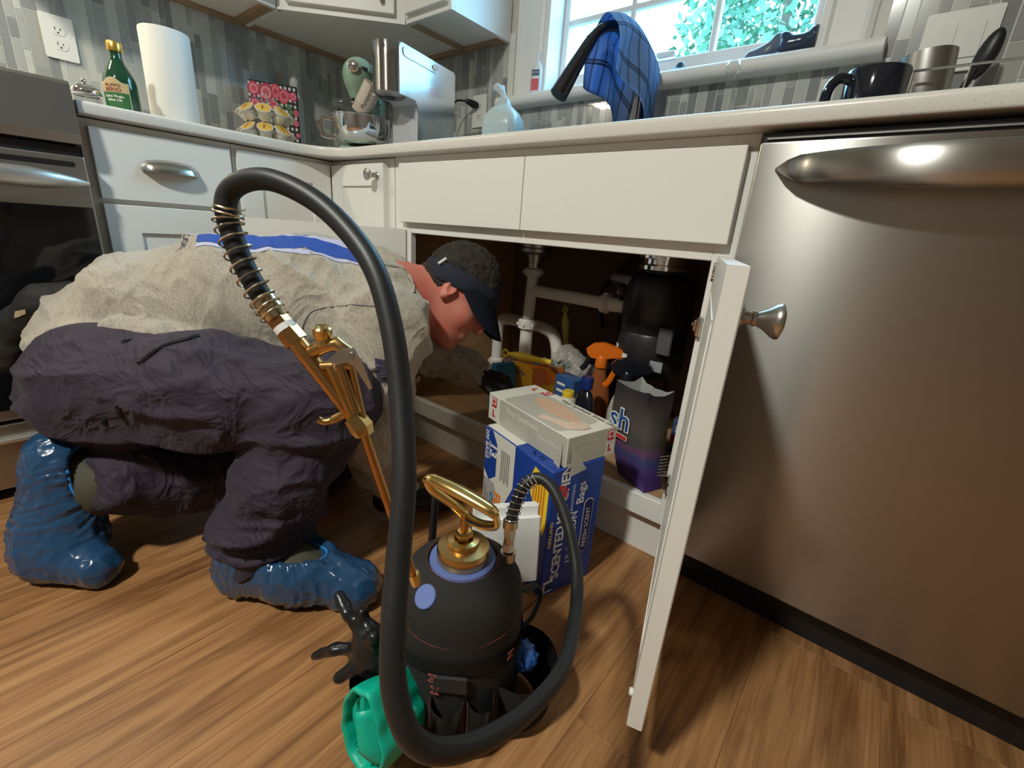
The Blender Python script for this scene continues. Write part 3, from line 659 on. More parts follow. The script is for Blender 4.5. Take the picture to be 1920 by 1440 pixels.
obj('body', lathe(B(), [(0, .345), (.055, .347), (.082, .356), (.092, .375), (.092, .468), (.089, .472), (.092, .476), (.092, .60), (.084, .618), (.060, .628), (.060, .64), (0, .64)], 36, (1.085, .31, 0)), M('disposal_black', (.02, .02, .024), .35), gd, smooth=True)
obj('mount_ring', lathe(B(), [(.056, .636), (.070, .636), (.070, .646), (.060, .650), (.060, .662), (.072, .664), (.072, .674), (.055, .676), (.055, .688), (0, .688)], 30, (1.085, .31, 0)), CHROME, gd, smooth=True)
obj('outlet_elbow', lathe(B(), [(0, 0), (.028, 0), (.028, .02), (0, .02)], 20, (.998, .31, .525), (-1, 0, 0)), BLACK, gd, smooth=True)
bm = B()
for a0, a1, z0_, z1_ in ((-2.75, -2.35, .40, .43), (-2.35, -1.85, .394, .412)):
    n = 6; lo_ = []; hi_ = []
    for i in range(n+1):
        a = a0+(a1-a0)*i/n; lo_.append(bm.verts.new((1.085+.0928*math.cos(a), .31+.0928*math.sin(a), z0_))); hi_.append(bm.verts.new((1.085+.0928*math.cos(a), .31+.0928*math.sin(a), z1_)))
    for i in range(n): bm.faces.new((lo_[i], lo_[i+1], hi_[i+1], hi_[i]))
obj('sticker', bm, PAPER, gd)
gp = B(); box(gp, (1.135, .218, .43), (1.172, .228, .50), .003); obj('rating_plate', gp, M('grey_plate', (.10, .10, .11), .4), gd)
obj('rating_label', bx((1.128, .214, .385), (1.162, .2165, .412), 0), M('grey_label', (.34, .34, .36), .5), gd)
obj('power_cord', tube(B(), cat_rom([(1.04, .31, .352), (1.04, .33, .29), (1.07, .37, .24), (1.12, .38, .27), (1.13, .36, .345)], 6), .0045, 8), BLACK, gd, smooth=True)
GREYH = M('grey_hose', (.20, .19, .20), .5)
obj('dishwasher_hose', tube(B(), cat_rom([(1.04, .26, .603), (1.0, .25, .605), (.95, .30, .60), (.92, .42, .56), (.93, .55, .42)], 6), .012, 12), GREYH, gd, smooth=True)
obj('hose_clamp', lathe(B(), [(.012, -.006), (.0145, -.006), (.0145, .006), (.012, .006)], 16, (1.018, .256, .604), X), CHROME, gd)
sv = thing('supply_lines', 'dark water supply lines and chrome valve at the cabinet back', 'pipe', (.86, .55, .5))
obj('supply_hose', tube(B(), cat_rom([(.93, .50, .70), (.85, .53, .60), (.78, .55, .52), (.80, .56, .40)], 6), .006, 8), BLACK, sv, smooth=True)
obj('supply_hose', tube(B(), cat_rom([(.905, .46, .69), (.903, .47, .55), (.90, .48, .42), (.89, .54, .34)], 6), .006, 8), BLACK, sv, smooth=True)
obj('shutoff_valve', lathe(B(), [(0, -.03), (.009, -.03), (.009, .0), (.016, .004), (.018, .012), (.012, .018), (0, .02)], 16, (.86, .545, .545), (-.3, -.9, .2)), CHROME, sv, smooth=True)
ob = thing('outlet_box', 'grey outlet on the dark back of the sink cabinet', 'outlet', (1.25, .56, .55))
obj('plate', bx((1.215, .555, .50), (1.285, .569, .61), .003), M('grey_outlet_plate', (.20, .19, .21), .5), ob)
for z in (.535, .575): obj('socket', lathe(B(), [(0, .002), (.014, .002), (.015, 0)], 14, (1.25, .555, z), (0, -1, 0)), M('grey_socket', (.13, .13, .14), .5), ob)

def ebox(name, label, cat, F, L, D, H, ang, mats, group=None):
    """carton with its front corner at F; long side L runs left along -x local, depth D along y local"""
    t = thing(name, label, cat, F, (0, 0, ang), group); obj('carton', bx((-L, 0, 0), (0, D, H), .0015), mats, t, local=True); return t
FL = .1565
ANG = math.atan2(-.27, .963)
# duster carton
YEL = M('yellow_carton', (.86, .46, .03), .45); ORG = M('orange_print', (.88, .22, .02), .45); BLU = M('blue_print', (.02, .08, .36), .45); WPR = M('white_print', (.78, .78, .74), .5); GRYP = M('grey_print', (.45, .43, .39), .5)
du = ebox('duster_carton', 'yellow and orange duster refill carton under the sink', 'box', (.778, .185, FL), .108, .13, .147, ANG, YEL)
decal(rect(-.105, -.0, 0, .0), (0, 0, 0), X, Z, YEL, du, 'x', True) if False else None
text('Swiffer', .024, (-.10, 0, .122), X, Z, BLU, du, True)
decal([(-.07, .02), (-.02, .01), (-.012, .05), (-.045, .062), (-.075, .045)], (0, 0, 0), X, Z, WPR, du, 'print_patch', True)
decal(rect(-.104, .045, -.004, .128), (0, 0, .147), X, Y, WPR, du, 'top_print', True); decal([(-.02, .0), (-.002, .0), (-.002, .128), (-.05, .128)], (0, 0, .147), X, Y, ORG, du, 'top_stripe', True, lift=.0008)
decal(rect(.002, .09, .128, .145), (0, 0, 0), Y, Z, ORG, du, 'side_print', True)
YP = M('yellow_handle_plastic', (.85, .60, .05), .3); YP2 = M('pale_yellow_plastic', (.80, .72, .18), .3)
FLUF = M('duster_fibres', (.42, .52, .47), .9); FLUF2 = M('clear_wrap', (.55, .52, .48), .3, alpha=.55)
def duster(label, a, b_, fluff, m1):
    t = thing('duster', label, 'duster', a); a = Vector(a); b_ = Vector(b_); d = (b_-a); ln = d.length; d.normalize(); s = d.cross(Z).normalized() if abs(d.z) < .9 else X
    pts = [a+(d*math.cos(k*PI/8)+d.cross(s)*math.sin(k*PI/8))*.011 for k in range(16)]
    obj('hang_ring', tube(B(), pts, .004, 8, closed=True), m1, t, smooth=True)
    obj('handle', tube(B(), [a+d*(.011+ln*.05*k) for k in range(21)], [.006, .007, .009, .011, .0125, .0135, .014, .0138, .0132, .0125, .0118, .011, .0103, .0098, .0093, .009, .009, .009, .0088, .0086, .008], 12), m1, t, smooth=True)
    if fluff:
        random.seed(4); bm = B()
        for k in range(150):
            c = b_+d*random.uniform(0, .06); v = Vector((random.gauss(0, 1), random.gauss(0, 1), random.gauss(0, 1))).normalized()*random.uniform(.015, .03); w_ = v.cross(d).normalized()*.002
            f = [bm.verts.new(c-w_), bm.verts.new(c+w_), bm.verts.new(c+v+d*.012)]; bm.faces.new(f)
        o = obj('fibres', bm, FLUF, t); o['kind'] = 'stuff'
    return t
duster('yellow duster handle lying on top of the duster carton', (.640, .215, .322), (.80, .235, .326), True, YP)
duster('pale yellow duster handle standing behind the drain pipe', (.722, .42, .465), (.742, .42, .33), False, YP2)
f = Field((.70, .27, .14), (.93, .45, .38), .006); f.ell((.79, .36, .27), (.06, .05, .09)).ell((.85, .36, .24), (.05, .05, .085)).ell((.80, .35, .20), (.04, .05, .05)); f.plane((0, 0, .165), (0, 0, -1))
tag(fobj('plastic_wrap', f, FLUF2, disp=lambda V, N: .012*(vnoise(V*55, 3)-.5)+.008*(vnoise(V*120, 5)-.5), rel=0), 'crumpled clear plastic wrap behind the duster carton', 'wrap')
# blue carton at the far left
bt = thing('blue_carton', 'narrow blue carton with white flower print beside the duster carton', 'box', (.668, .128, FL), (0, 0, ANG))
obj('carton', prism(B(), [(-.022, 0), (.022, 0), (.022, .12), (.012, .15), (-.012, .15), (-.022, .12)], (0, 0, 0), X, Z, (0, .07, 0)), M('teal_blue_carton', (.02, .17, .34), .4), bt, local=True)
decal([(.012*math.cos(k*PI/6)*(1 if k % 2 else .75), .012*math.sin(k*PI/6)*(1 if k % 2 else .75)) for k in range(12)], (0, 0, .118), X, Z, WPR, bt, 'flower_print', True); decal(rect(-.016, .02, .016, .045), (0, 0, 0), X, Z, WPR, bt, 'print_patch', True)
# bottles
def bottle(name, label, cat, at, prof, mat, cap=None, capm=None, sx=1., sy=1., rz=0., seg=28):
    t = thing(name, label, cat, at, (0, 0, rz)); obj('bottle_body', lathe(B(), prof, seg, sx=sx, sy=sy), mat, t, True, True)
    if cap: obj('cap', lathe(B(), cap, 20), capm, t, True, True)
    return t
BLKB = M('black_gloss_bottle', (.012, .013, .02), .16)
bk = bottle('rinse_bottle', 'glossy black bottle with dark blue cap under the sink', 'bottle', (1.010, .112, FL), [(0, 0), (.034, 0), (.037, .004), (.037, .115), (.034, .135), (.022, .158), (.013, .165), (.012, .172), (0, .172)], BLKB, [(.0, .168), (.0165, .168), (.0165, .196), (.015, .2), (0, .2)], M('dark_blue_cap', (.01, .03, .17), .3), 1.0, .6, -.5)
text('h', .03, (-.008, -.0228, .10), X, Z, WPR, bk, True); text('h', .026, (-.0075, -.0232, .10), X, Z, BLU, bk, True)
yc = bottle('cleanser_bottle', 'white bottle with yellow cap beside the black bottle', 'bottle', (.935, .15, FL), [(0, 0), (.022, 0), (.024, .003), (.024, .10), (.02, .112), (.012, .118), (0, .118)], M('white_bottle', (.72, .70, .62), .4), [(0, .112), (.017, .112), (.017, .128), (.0155, .132), (0, .132)], YP)
def spray(label, at, rz, body, trig, lever, hh):
    t = thing('spray_bottle', label, 'bottle', at, (0, 0, rz))
    obj('bottle_body', lathe(B(), [(0, 0), (.03, 0), (.033, .004), (.033, hh*.55), (.028, hh*.7), (.016, hh*.88), (.014, hh), (0, hh)], 24, sx=1.15, sy=.75), body, t, True, True)
    obj('collar', lathe(B(), [(0, hh-.004), (.017, hh-.004), (.017, hh+.022), (.012, hh+.03), (0, hh+.03)], 18), trig, t, True, True)
    bm = B(); prism(bm, [(-.028, .02), (.01, .022), (.055, .036), (.062, .046), (.055, .056), (.0, .066), (-.03, .06), (-.045, .045), (-.04, .03)], (0, -.012, hh), X, Z, (0, .024, 0)); bevel_all(bm, .005, 2); obj('spray_head', bm, trig, t, True, True)
    bm = B(); tube(bm, cat_rom([(-.03, 0, hh+.03), (-.038, 0, hh+.012), (-.046, 0, hh-.008), (-.056, 0, hh-.02)], 4), .005, 8, flat=(1, 1.6)); obj('trigger_lever', bm, lever, t, True, True)
    return t
GREYB = M('grey_white_bottle', (.50, .49, .46), .35)
s1 = spray('grey spray bottle with black trigger head behind the black bottle', (1.085, .185, FL), .35, GREYB, BLKB, M('orange_plastic', (.80, .17, .01), .35), .19)
decal([(-.02, .10), (.018, .10), (.014, .135), (-.016, .125)], (0, -.0262, 0), X, Z, YP, s1, 'yellow_label', True)
s2 = spray('spray bottle with orange trigger head at the back of the cabinet', (.985, .225, FL), .25, M('amber_bottle', (.30, .09, .03), .3), M('orange_plastic', (.80, .17, .01), .35), BLKB, .205)
bp_ = ebox('detergent_packet', 'blue printed detergent packet behind the white bottle', 'packet', (.905, .225, FL), .085, .05, .135, ANG, M('blue_packet', (.03, .10, .30), .35))
text('MAX\nCLEAN', .02, (-.075, 0, .085), X, Z, WPR, bp_, True) if False else None
for k in range(4): decal(rect(-.075, .04+k*.022, -.03-.008*(k % 2), .048+k*.022), (0, 0, 0), X, Z, WPR, bp_, 'print_line', True)
f = Field((.83, .27, .13), (1.0, .47, .40), .006); f.ell((.925, .36, .25), (.055, .05, .09)).ell((.93, .35, .20), (.06, .055, .05)); f.plane((0, 0, .163), (0, 0, -1))
tag(fobj('black_bag', f, M('black_bag_plastic', (.016, .014, .016), .35), disp=lambda V, N: .012*(vnoise(V*50, 9)-.5), rel=0), 'crumpled black plastic bag at the back of the sink cabinet', 'bag')
# open pouch of dishwasher tablets
pch = thing('detergent_pouch', 'open dark purple pouch of dishwasher tablets by the right door', 'pouch', (1.2, .06, FL))
PM_ = M('pouch_film', (.1, .1, .1), .22)
nt = PM_.node_tree; tc = nt.nodes.new('ShaderNodeTexCoord'); sp = nt.nodes.new('ShaderNodeSeparateXYZ'); rp = nt.nodes.new('ShaderNodeValToRGB'); mr = nt.nodes.new('ShaderNodeMapRange')
mr.inputs[1].default_value = .157; mr.inputs[2].default_value = .39; nt.links.new(tc.outputs['Object'], sp.inputs[0]); nt.links.new(sp.outputs[2], mr.inputs[0]); nt.links.new(mr.outputs[0], rp.inputs[0]); nt.links.new(rp.outputs[0], nt.nodes['Principled BSDF'].inputs['Base Color'])
el = rp.color_ramp.elements; el[0].color = (.07, .03, .16, 1); el[1].position = .95; el[1].color = (.03, .027, .032, 1)
for p_, c_ in ((.2, (.08, .05, .2, 1)), (.3, (.05, .06, .17, 1)), (.38, (.13, .06, .12, 1)), (.44, (.07, .065, .06, 1)), (.6, (.10, .085, .075, 1))): e_ = el.new(p_); e_.color = c_
bq = [Vector(p) for p in ((1.163, .050), (1.246, .012), (1.266, .062), (1.19, .105))]; tq = [Vector(p) for p in ((1.117, .056), (1.212, .026), (1.248, .080), (1.152, .120))]
bm = B(); rings = []; NU = 6
for i in range(11):
    s = i/10; z = FL+.001+(.232+.0)*s; ring_ = []
    for e_ in range(4):
        for k in range(NU):
            t_ = k/NU; p = bq[e_].lerp(bq[(e_+1) % 4], t_).lerp(tq[e_].lerp(tq[(e_+1) % 4], t_), min(1, s*1.6)**.7)
            c0 = sum(bq, Vector((0, 0)))/4*(1-s)+sum(tq, Vector((0, 0)))/4*s; d_ = (p-c0).normalized()
            bul = math.sin(PI*t_)*(.010*math.sin(PI*min(1, s*1.05))-.004*(s > .8))
            p = p+d_*bul+d_*random.uniform(-.001, .001)
            zz = z+(random.uniform(-.004, .004) if i == 10 else 0)+(.008*math.sin(PI*t_)*(-1) if i == 10 else 0)
            ring_.append(bm.verts.new((p.x, p.y, zz)))
    rings.append(ring_)
for a, b_ in zip(rings, rings[1:]):
    n = len(a)
    for k in range(n): bm.faces.new((a[k], a[(k+1) % n], b_[(k+1) % n], b_[k]))
bm.faces.new(rings[0][::-1])
obj('film', bm, PM_, pch, smooth=True)
bm = B(); rin = []
for i in (10, 9, 7):
    rin.append([bm.verts.new(Vector((c.x, c.y, z_))) for c, z_ in [((Vector((1.182, .07, 0))+(Vector((p[0], p[1], 0))-Vector((1.182, .07, 0)))*(.985 if i == 10 else .96)), p[2]) for p in [(v[0], v[1], v[2]) for v in [tuple(bpy.data.objects[pch.children[0].name].data.vertices[i*24+k].co) for k in range(24)]]]])
for a, b_ in zip(rin, rin[1:]):
    for k in range(24): bm.faces.new((a[k], b_[k], b_[(k+1) % 24], a[(k+1) % 24]))
bm.faces.new(rin[-1])
obj('lining', bm, M('silver_lining', (.55, .56, .55), .3, .3), pch, smooth=True)
fr = (tq[1]-tq[0]).normalized(); FR = Vector((fr.x, fr.y, 0)); up_ = Vector((.0, 0, 1))
o_ = Vector((1.1205, .0545, .305))+Vector((fr.y, -fr.x, 0))*.0125
text('sh', .072, o_+FR*.004, FR, Z, WPR, pch, bold=.0035, lift=.0002); text('sh', .072, o_+FR*.004, FR, Z, M('logo_blue', (.02, .07, .30), .3), pch, lift=.0012, bold=.0005)
decal([(0, 0), (.066, -.004), (.066, -.016), (0, -.012)], o_+Vector((0, 0, -.030)), FR, Z, WPR, pch, 'logo_border', lift=.0006); decal([(.001, -.0015), (.0645, -.0055), (.0645, -.0145), (.001, -.0105)], o_+Vector((0, 0, -.030)), FR, Z, M('logo_red', (.55, .03, .03), .35), pch, 'logo_bar', lift=.0012)
text('QUANTUM ULTIMATE', .0075, Vector((1.165, .033, .225)), Vector((.86, -.35, 0)), Z, WPR, pch, lift=.006) if False else None
for k in range(7): decal(rect(0, 0, .03-.004*(k % 3), .002), Vector((1.2565, .034, .20+k*.008)), Vector((.5, .85, 0)), Z, GRYP, pch, 'print_line', lift=.004)
bottle('dish_soap_bottle', 'yellow green bottle by the right stile under the sink', 'bottle', (1.277, .20, FL), [(0, 0), (.026, 0), (.028, .004), (.028, .14), (.02, .17), (.012, .185), (.012, .2), (0, .2)], M('yellow_green_liquid', (.42, .42, .03), .2), [(0, .197), (.014, .197), (.014, .22), (0, .222)], M('clear_cap', (.5, .5, .46), .3), 1., .8)
sp_ = ebox('sponge_packet', 'small red and blue sponge packet behind the pouch', 'packet', (1.262, .27, FL), .06, .03, .10, .1, M('blue_packet2', (.06, .09, .2), .4))
decal(rect(-.058, .03, -.002, .055), (0, 0, 0), X, Z, M('red_print', (.5, .04, .05), .4), sp_, 'red_band', True); decal(rect(-.05, .065, -.02, .085), (0, 0, 0), X, Z, WPR, sp_, 'white_patch', True)

# ================================================================== ON THE COUNTER
CT = .914
# ---- outlets on the backsplash
IVORY = M('ivory_plate', (.74, .73, .69), .35); SLOT = M('slot_dark', (.03, .03, .03), .5)
def outlet(label, c, right, gang=1, kind='socket', group=None):
    right = Vector(right); n = right.cross(Z); c = Vector(c); t = thing('outlet_plate', label, 'outlet', c); wd = .038 if gang == 1 else .062
    bm = prism(B(), rrect(-wd, -.058, wd, .058, .004, 2), c, right, Z, n*.005); bevel_all(bm, .0015, 1); obj('cover_plate', bm, IVORY, t)
    for g in range(gang):
        gx = 0 if gang == 1 else (-.023+.046*g)
        if kind == 'socket':
            for dz in (.0195, -.0195):
                s = decal([(.017*math.cos(k*PI/10), max(-.0135, min(.0135, .017*math.sin(k*PI/10)))) for k in range(20)], c+right*gx+Z*dz+n*.005, right, Z, IVORY, t, 'socket', lift=.0, th=.0012)
                for sx_, sh in ((-.006, .008), (.006, .0065)): decal(rect(sx_-.001, -.001, sx_+.001, -.001+sh), c+right*gx+Z*dz+n*.0062, right, Z, SLOT, s, 'slot')
                decal([(.0025*math.cos(k*PI/5), -.007+.0025*math.sin(k*PI/5)) for k in range(10)], c+right*gx+Z*dz+n*.0062, right, Z, SLOT, s, 'slot')
        else: decal(rrect(-.016, -.033, .016, .033, .002, 2), c+right*gx+n*.005, right, Z, IVORY, t, 'rocker', lift=0, th=.003)
    return t
outlet('white double socket plate on the tiled left wall', (-.6015, -.5435, 1.165), (0, 1, 0))
pl_ = outlet('white socket plate with a black plug behind the water jug', (.097, .6015, 1.157), (1, 0, 0))
outlet('wide white switch plate on the tiles right of the window', (1.530, .6015, 1.163), (1, 0, 0), 2, 'rocker')
cordm = BLACK
pc = thing('power_cord', 'black plug and cord hanging from the socket beside the coffee maker', 'cord', (.08, .57, CT))
bm = B(); tube(bm, [(.083, .594, 1.178), (.083, .575, 1.178), (.074, .553, 1.183), (.066, .545, 1.185)], [.013, .014, .010, .006], 10); obj('plug', bm, BLACK, pc, smooth=True)
obj('cord', tube(B(), cat_rom([(.068, .546, 1.185), (.040, .520, 1.18), (.012, .50, 1.14), (.0, .49, 1.08), (.004, .48, .99), (.02, .46, .921), (.03, .42, .919)], 6), .0038, 8), BLACK, pc, smooth=True)
# ---- paper towel
pt = thing('paper_towel_roll', 'white paper towel roll standing on the left counter', 'paper towel', (-.185, -.385, CT))
TOW = M('paper_towel', (.80, .80, .76), .85, bump=(260, .2, None, .001))
obj('roll', lathe(B(), [(.02, .001), (.0585, .001), (.0595, .003), (.0595, .242), (.0585, .245), (.02, .245), (.02, .001)], 40), TOW, pt, True, True)
obj('core', lathe(B(), [(.0195, .001), (.0195, .246), (.018, .246), (.018, .001)], 24), M('cardboard', (.45, .33, .2), .8), pt, True, True)
# ---- olive oil
GRN = M('green_glass_bottle', (.010, .060, .028), .08, coat=.5)
oil = thing('olive_oil_bottle', 'green olive oil bottle with gold cap on the left counter', 'bottle', (-.10, -.522, CT), (0, 0, math.radians(48)))
oil.scale = (1, 1, .86)
obj('bottle_body', lathe(B(), [(0, 0), (.033, 0), (.036, .004), (.036, .085), (.034, .10), (.026, .122), (.018, .138), (.0135, .15), (.0125, .170), (0, .17)], 32), GRN, oil, True, True)
obj('cap', lathe(B(), [(0, .168), (.0155, .168), (.016, .170), (.016, .19), (.0145, .193), (0, .193)], 24), M('gold_cap', (.72, .46, .10), .3, .8), oil, True, True)
def wrap_label(parent, r, poly, mat, name, lift=.0005, n=14, local=True):
    """label printed round the bottle: poly (arc length, z) columns as (s, zlo, zhi), facing -y"""
    bm = B(); lo_ = []; hi_ = []
    for s, a, b_ in poly:
        th = s/r-PI/2; lo_.append(bm.verts.new(((r+lift)*math.cos(th), (r+lift)*math.sin(th), a))); hi_.append(bm.verts.new(((r+lift)*math.cos(th), (r+lift)*math.sin(th), b_)))
    for i in range(len(poly)-1): bm.faces.new((lo_[i], lo_[i+1], hi_[i+1], hi_[i]))
    return obj(name, bm, mat, parent, local)
def arch(s0, s1, z0_, z1_, bump_): return [(s0+(s1-s0)*k/16, z0_, z1_+bump_*max(0, 1-((k-8)/4.5)**2)) for k in range(17)]
wrap_label(oil, .036, arch(-.034, .034, .012, .083, .012), M('label_cream', (.62, .55, .34), .6), 'label'); wrap_label(oil, .036, arch(-.032, .032, .014, .056, 0), M('label_green', (.03, .13, .035), .6), 'label_field', .001)
wrap_label(oil, .036, arch(-.032, .032, .057, .0805, .011), M('label_tan', (.55, .40, .20), .6), 'label_field', .001)
def wrap_text(parent, body, size, r, z, mat, lift=.0016):
    o = text(body, size, (0, 0, 0), X, Z, mat, parent, True, 'CENTER', lift=0, bold=.0002)
    for v in o.data.vertices: th = v.co.x/r-PI/2; v.co = Vector(((r+lift)*math.cos(th), (r+lift)*math.sin(th), z+v.co.z))
DRED = M('label_dark_red', (.17, .02, .02), .6)
wrap_text(oil, 'FILIPPO', .0105, .036, .074, DRED); wrap_text(oil, 'BERIO', .013, .036, .063, DRED); wrap_text(oil, 'Extra Virgin', .0085, .036, .046, WPR); wrap_text(oil, 'Olive Oil', .0085, .036, .036, WPR)
# ---- chrome lidded glass jars
def jar(label, x, y, s=1.):
    t = thing('glass_jar', label, 'jar', (x, y, CT), group='chrome lidded jars')
    obj('jar_body', lathe(B(), [(0, .001), (.022*s, .001), (.024*s, .004), (.024*s, .035), (.021*s, .035), (.021*s, .006), (0, .006)], 24), CLEAR, t, True, True)
    obj('lid', lathe(B(), [(.025*s, .033), (.029*s, .035), (.030*s, .040), (.026*s, .049), (.016*s, .056), (.006*s, .058), (.004*s, .061), (.006*s, .066), (.004*s, .070), (0, .071)], 28), CHROME, t, True, True); return t
jar('glass jar with domed chrome lid next to the olive oil bottle', -.115, -.592, 1.05); jar('second chrome lidded jar half hidden behind the stove panel', -.275, -.648, 1.)
# ---- coffee pod carousel
cr = thing('pod_carousel', 'chrome wire carousel holding white coffee pods', 'pod holder', (-.20, -.120, CT))
cr.scale = (1, 1, .88)
obj('base', lathe(B(), [(0, .001), (.06, .001), (.062, .004), (.02, .008), (0, .008)], 32), CHROME, cr, True, True)
obj('post', tube(B(), [(0, 0, .006), (0, 0, .155)], .0035, 10), CHROME, cr, True, True)
bm = B()
for k in range(3):
    a = k*2*PI/3+.4; tube(bm, cat_rom([(0, 0, .152), (.03*math.cos(a), .03*math.sin(a), .165), (.055*math.cos(a), .055*math.sin(a), .15), (.07*math.cos(a), .07*math.sin(a), .125)], 6), .0018, 6)
tube(bm, [(.02*math.cos(t_*PI/12), 0, .168+.02*math.sin(t_*PI/12)) for t_ in range(24)], .002, 6, closed=True); obj('top_loop', bm, CHROME, cr, True, True)
for lv, z in enumerate((.028, .090)):
    n = 8
    for k in range(n):
        a = 2*PI*k/n+.3; rr = .062
        c = [(rr*math.cos(a)+.0235*math.cos(t_*PI/10)*math.cos(a)*.75-.0235*math.sin(t_*PI/10)*math.sin(a), rr*math.sin(a)+.0235*math.cos(t_*PI/10)*math.sin(a)*.75+.0235*math.sin(t_*PI/10)*math.cos(a), z+.022-.010*math.cos(t_*PI/10)) for t_ in range(20)]
        obj('pod_ring', tube(B(), c, .0014, 5, closed=True), CHROME, cr, True, True)
PODW = M('pod_cup', (.72, .70, .62), .4); PODY = M('pod_lid_yellow', (.80, .50, .10), .4); PODL = M('pod_lid_print', (.35, .16, .03), .5)
pod0 = None
for lv, z in enumerate((.028, .090)):
    for k in range(8):
        a = 2*PI*k/8+.3
        lab = 'yellow lidded coffee pod in the %s carousel ring, %s' % (('lower', 'upper')[lv], ('at the back right', 'at the back', 'at the back left', 'at the far left', 'at the front left', 'at the very front', 'at the front right', 'at the far right')[k])
        if pod0 is None:
            t = pod0 = thing('coffee_pod', lab, 'coffee pod', (0, 0, 0), group='coffee pods in the carousel')
            obj('cup', lathe(B(), [(0, -.024), (.016, -.024), (.0175, -.021), (.021, .010), (.0245, .011), (.0245, .0135), (0, .0135)], 20), PODW, t, True, True)
            ld = obj('lid', lathe(B(), [(0, .0145), (.0195, .0143), (.0215, .0137)], 20), PODY, t, True, True)
            decal([(-.011, -.004), (.008, -.006), (.012, -.001), (-.006, .001)], (0, 0, .0146), X, Y, PODL, ld, 'print', True, lift=.0002)
        else: t = copy_tree(pod0); t['label'] = lab
        t.location = (-.20+.064*math.cos(a), -.120+.064*math.sin(a), CT+(z+.022)*.88); t.rotation_euler = (0, .70, a)
# ---- floral box
fb = thing('floral_box', 'recipe box with pink roses over black and white gingham', 'box', (-.46, .03, CT), (0, 0, math.radians(62)))
fb.scale = (1.12, 1, 1.42)
GING = bpy.data.materials.new('gingham'); GING.use_nodes = True; nt = GING.node_tree; b_ = nt.nodes['Principled BSDF']; tc = nt.nodes.new('ShaderNodeTexCoord'); ck = nt.nodes.new('ShaderNodeVectorMath'); ck.operation = 'MULTIPLY'; ck.inputs[1].default_value = (72, 0, 72)
fr_ = nt.nodes.new('ShaderNodeVectorMath'); fr_.operation = 'FRACTION'; sp = nt.nodes.new('ShaderNodeSeparateXYZ'); g1 = nt.nodes.new('ShaderNodeMath'); g1.operation = 'GREATER_THAN'; g1.inputs[1].default_value = .5; g2 = nt.nodes.new('ShaderNodeMath'); g2.operation = 'GREATER_THAN'; g2.inputs[1].default_value = .5; mn = nt.nodes.new('ShaderNodeMath'); mn.operation = 'MULTIPLY'; rp = nt.nodes.new('ShaderNodeValToRGB'); rp.color_ramp.elements[0].color = (.012, .012, .013, 1); rp.color_ramp.elements[1].color = (.72, .72, .70, 1)
L = nt.links.new; L(tc.outputs['Object'], ck.inputs[0]); L(ck.outputs[0], fr_.inputs[0]); L(fr_.outputs[0], sp.inputs[0]); L(sp.outputs[0], g1.inputs[0]); L(sp.outputs[2], g2.inputs[0]); L(g1.outputs[0], mn.inputs[0]); L(g2.outputs[0], mn.inputs[1]); L(mn.outputs[0], rp.inputs[0]); L(rp.outputs[0], b_.inputs['Base Color'])
obj('box_body', bx((-.075, 0, .001), (.075, .06, .185), .002), GING, fb, local=True)
random.seed(3)
PINK = [M('rose_print_%d' % i, c, .5) for i, c in enumerate([(.62, .07, .13), (.72, .16, .16), (.50, .03, .10), (.70, .25, .24)])]; LEAFP = M('leaf_print', (.10, .20, .09), .5)
for x, z, r_ in ((-.058, .165, .02), (-.058, .13, .018), (-.022, .16, .026), (.008, .165, .02), (.032, .158, .022), (.062, .16, .014), (.068, .12, .010), (.066, .095, .010), (.07, .065, .008), (-.03, .125, .016), (.0, .135, .014), (-.06, .10, .010)):
    for q in range(3): decal([(x+(1-.3*q)*r_*math.cos(k*PI/5)*random.uniform(.8, 1), z+(1-.3*q)*r_*math.sin(k*PI/5)*random.uniform(.8, 1)) for k in range(10)], (0, 0, 0), X, Z, PINK[(q+int(x*1000)) % 4], fb, 'rose_print', True, lift=.0004+.0003*q)
for x, z in ((.045, .132), (.052, .12), (-.045, .108), (.018, .128)): decal([(x-.012, z), (x, z+.008), (x+.012, z+.002), (x, z-.007)], (0, 0, 0), X, Z, LEAFP, fb, 'leaf_print', True, lift=.0007)
# small white bottle stopper shaped thing behind it
bottle('white_bud_vase', 'small white ribbed bottle behind the floral box', 'bottle', (-.53, .15, CT), [(0, .001), (.028, .001), (.03, .005), (.03, .24), (.02, .26), (.0125, .275), (.018, .295), (.018, .312), (.010, .325), (.011, .337), (.006, .35), (0, .351)], M('white_ceramic', (.55, .56, .53), .4))
# ---- stand mixer
MIX = M('sage_green_enamel', (.25, .38, .28), .22, coat=.5)
mx = thing('stand_mixer', 'sage green stand mixer with steel bowl in the counter corner', 'mixer', (-.035, .16, CT), (0, 0, math.radians(43)))
mx.scale = (.85, .85, .77)
# local -y points out of the corner
f = Field((-.09, -.20, .22), (.09, .24, .42), .006); f.ell((0, 0, .318), (.066, .165, .062)).ell((0, -.11, .312), (.058, .06, .066)).cap((0, -.095, .27), (0, -.095, .245), .048, .043)
obj_ = fobj('motor_head', f, MIX, mx, local=True)
obj('trim_band', lathe(B(), [(.0595, -.006), (.0605, -.006), (.0605, .006), (.0595, .006)], 32, (0, -.085, .290), Z, 1.0, 1.02), NICKEL, mx, True, True)
bm = B(); box(bm, (-.042, .10, .03), (.042, .20, .30), .02, 3); obj('pedestal', bm, MIX, mx, True, True)
bm = B(); box(bm, (-.075, -.16, .001), (.075, .21, .032), .012, 3); obj('base', bm, MIX, mx, True, True)
hub = obj('hub_cover', lathe(B(), [(0, .024), (.019, .024), (.022, .022), (.022, .0), (0, 0)], 24, (.0, -.163, .325), (0, -1, 0)), CHROME, mx, True, True)
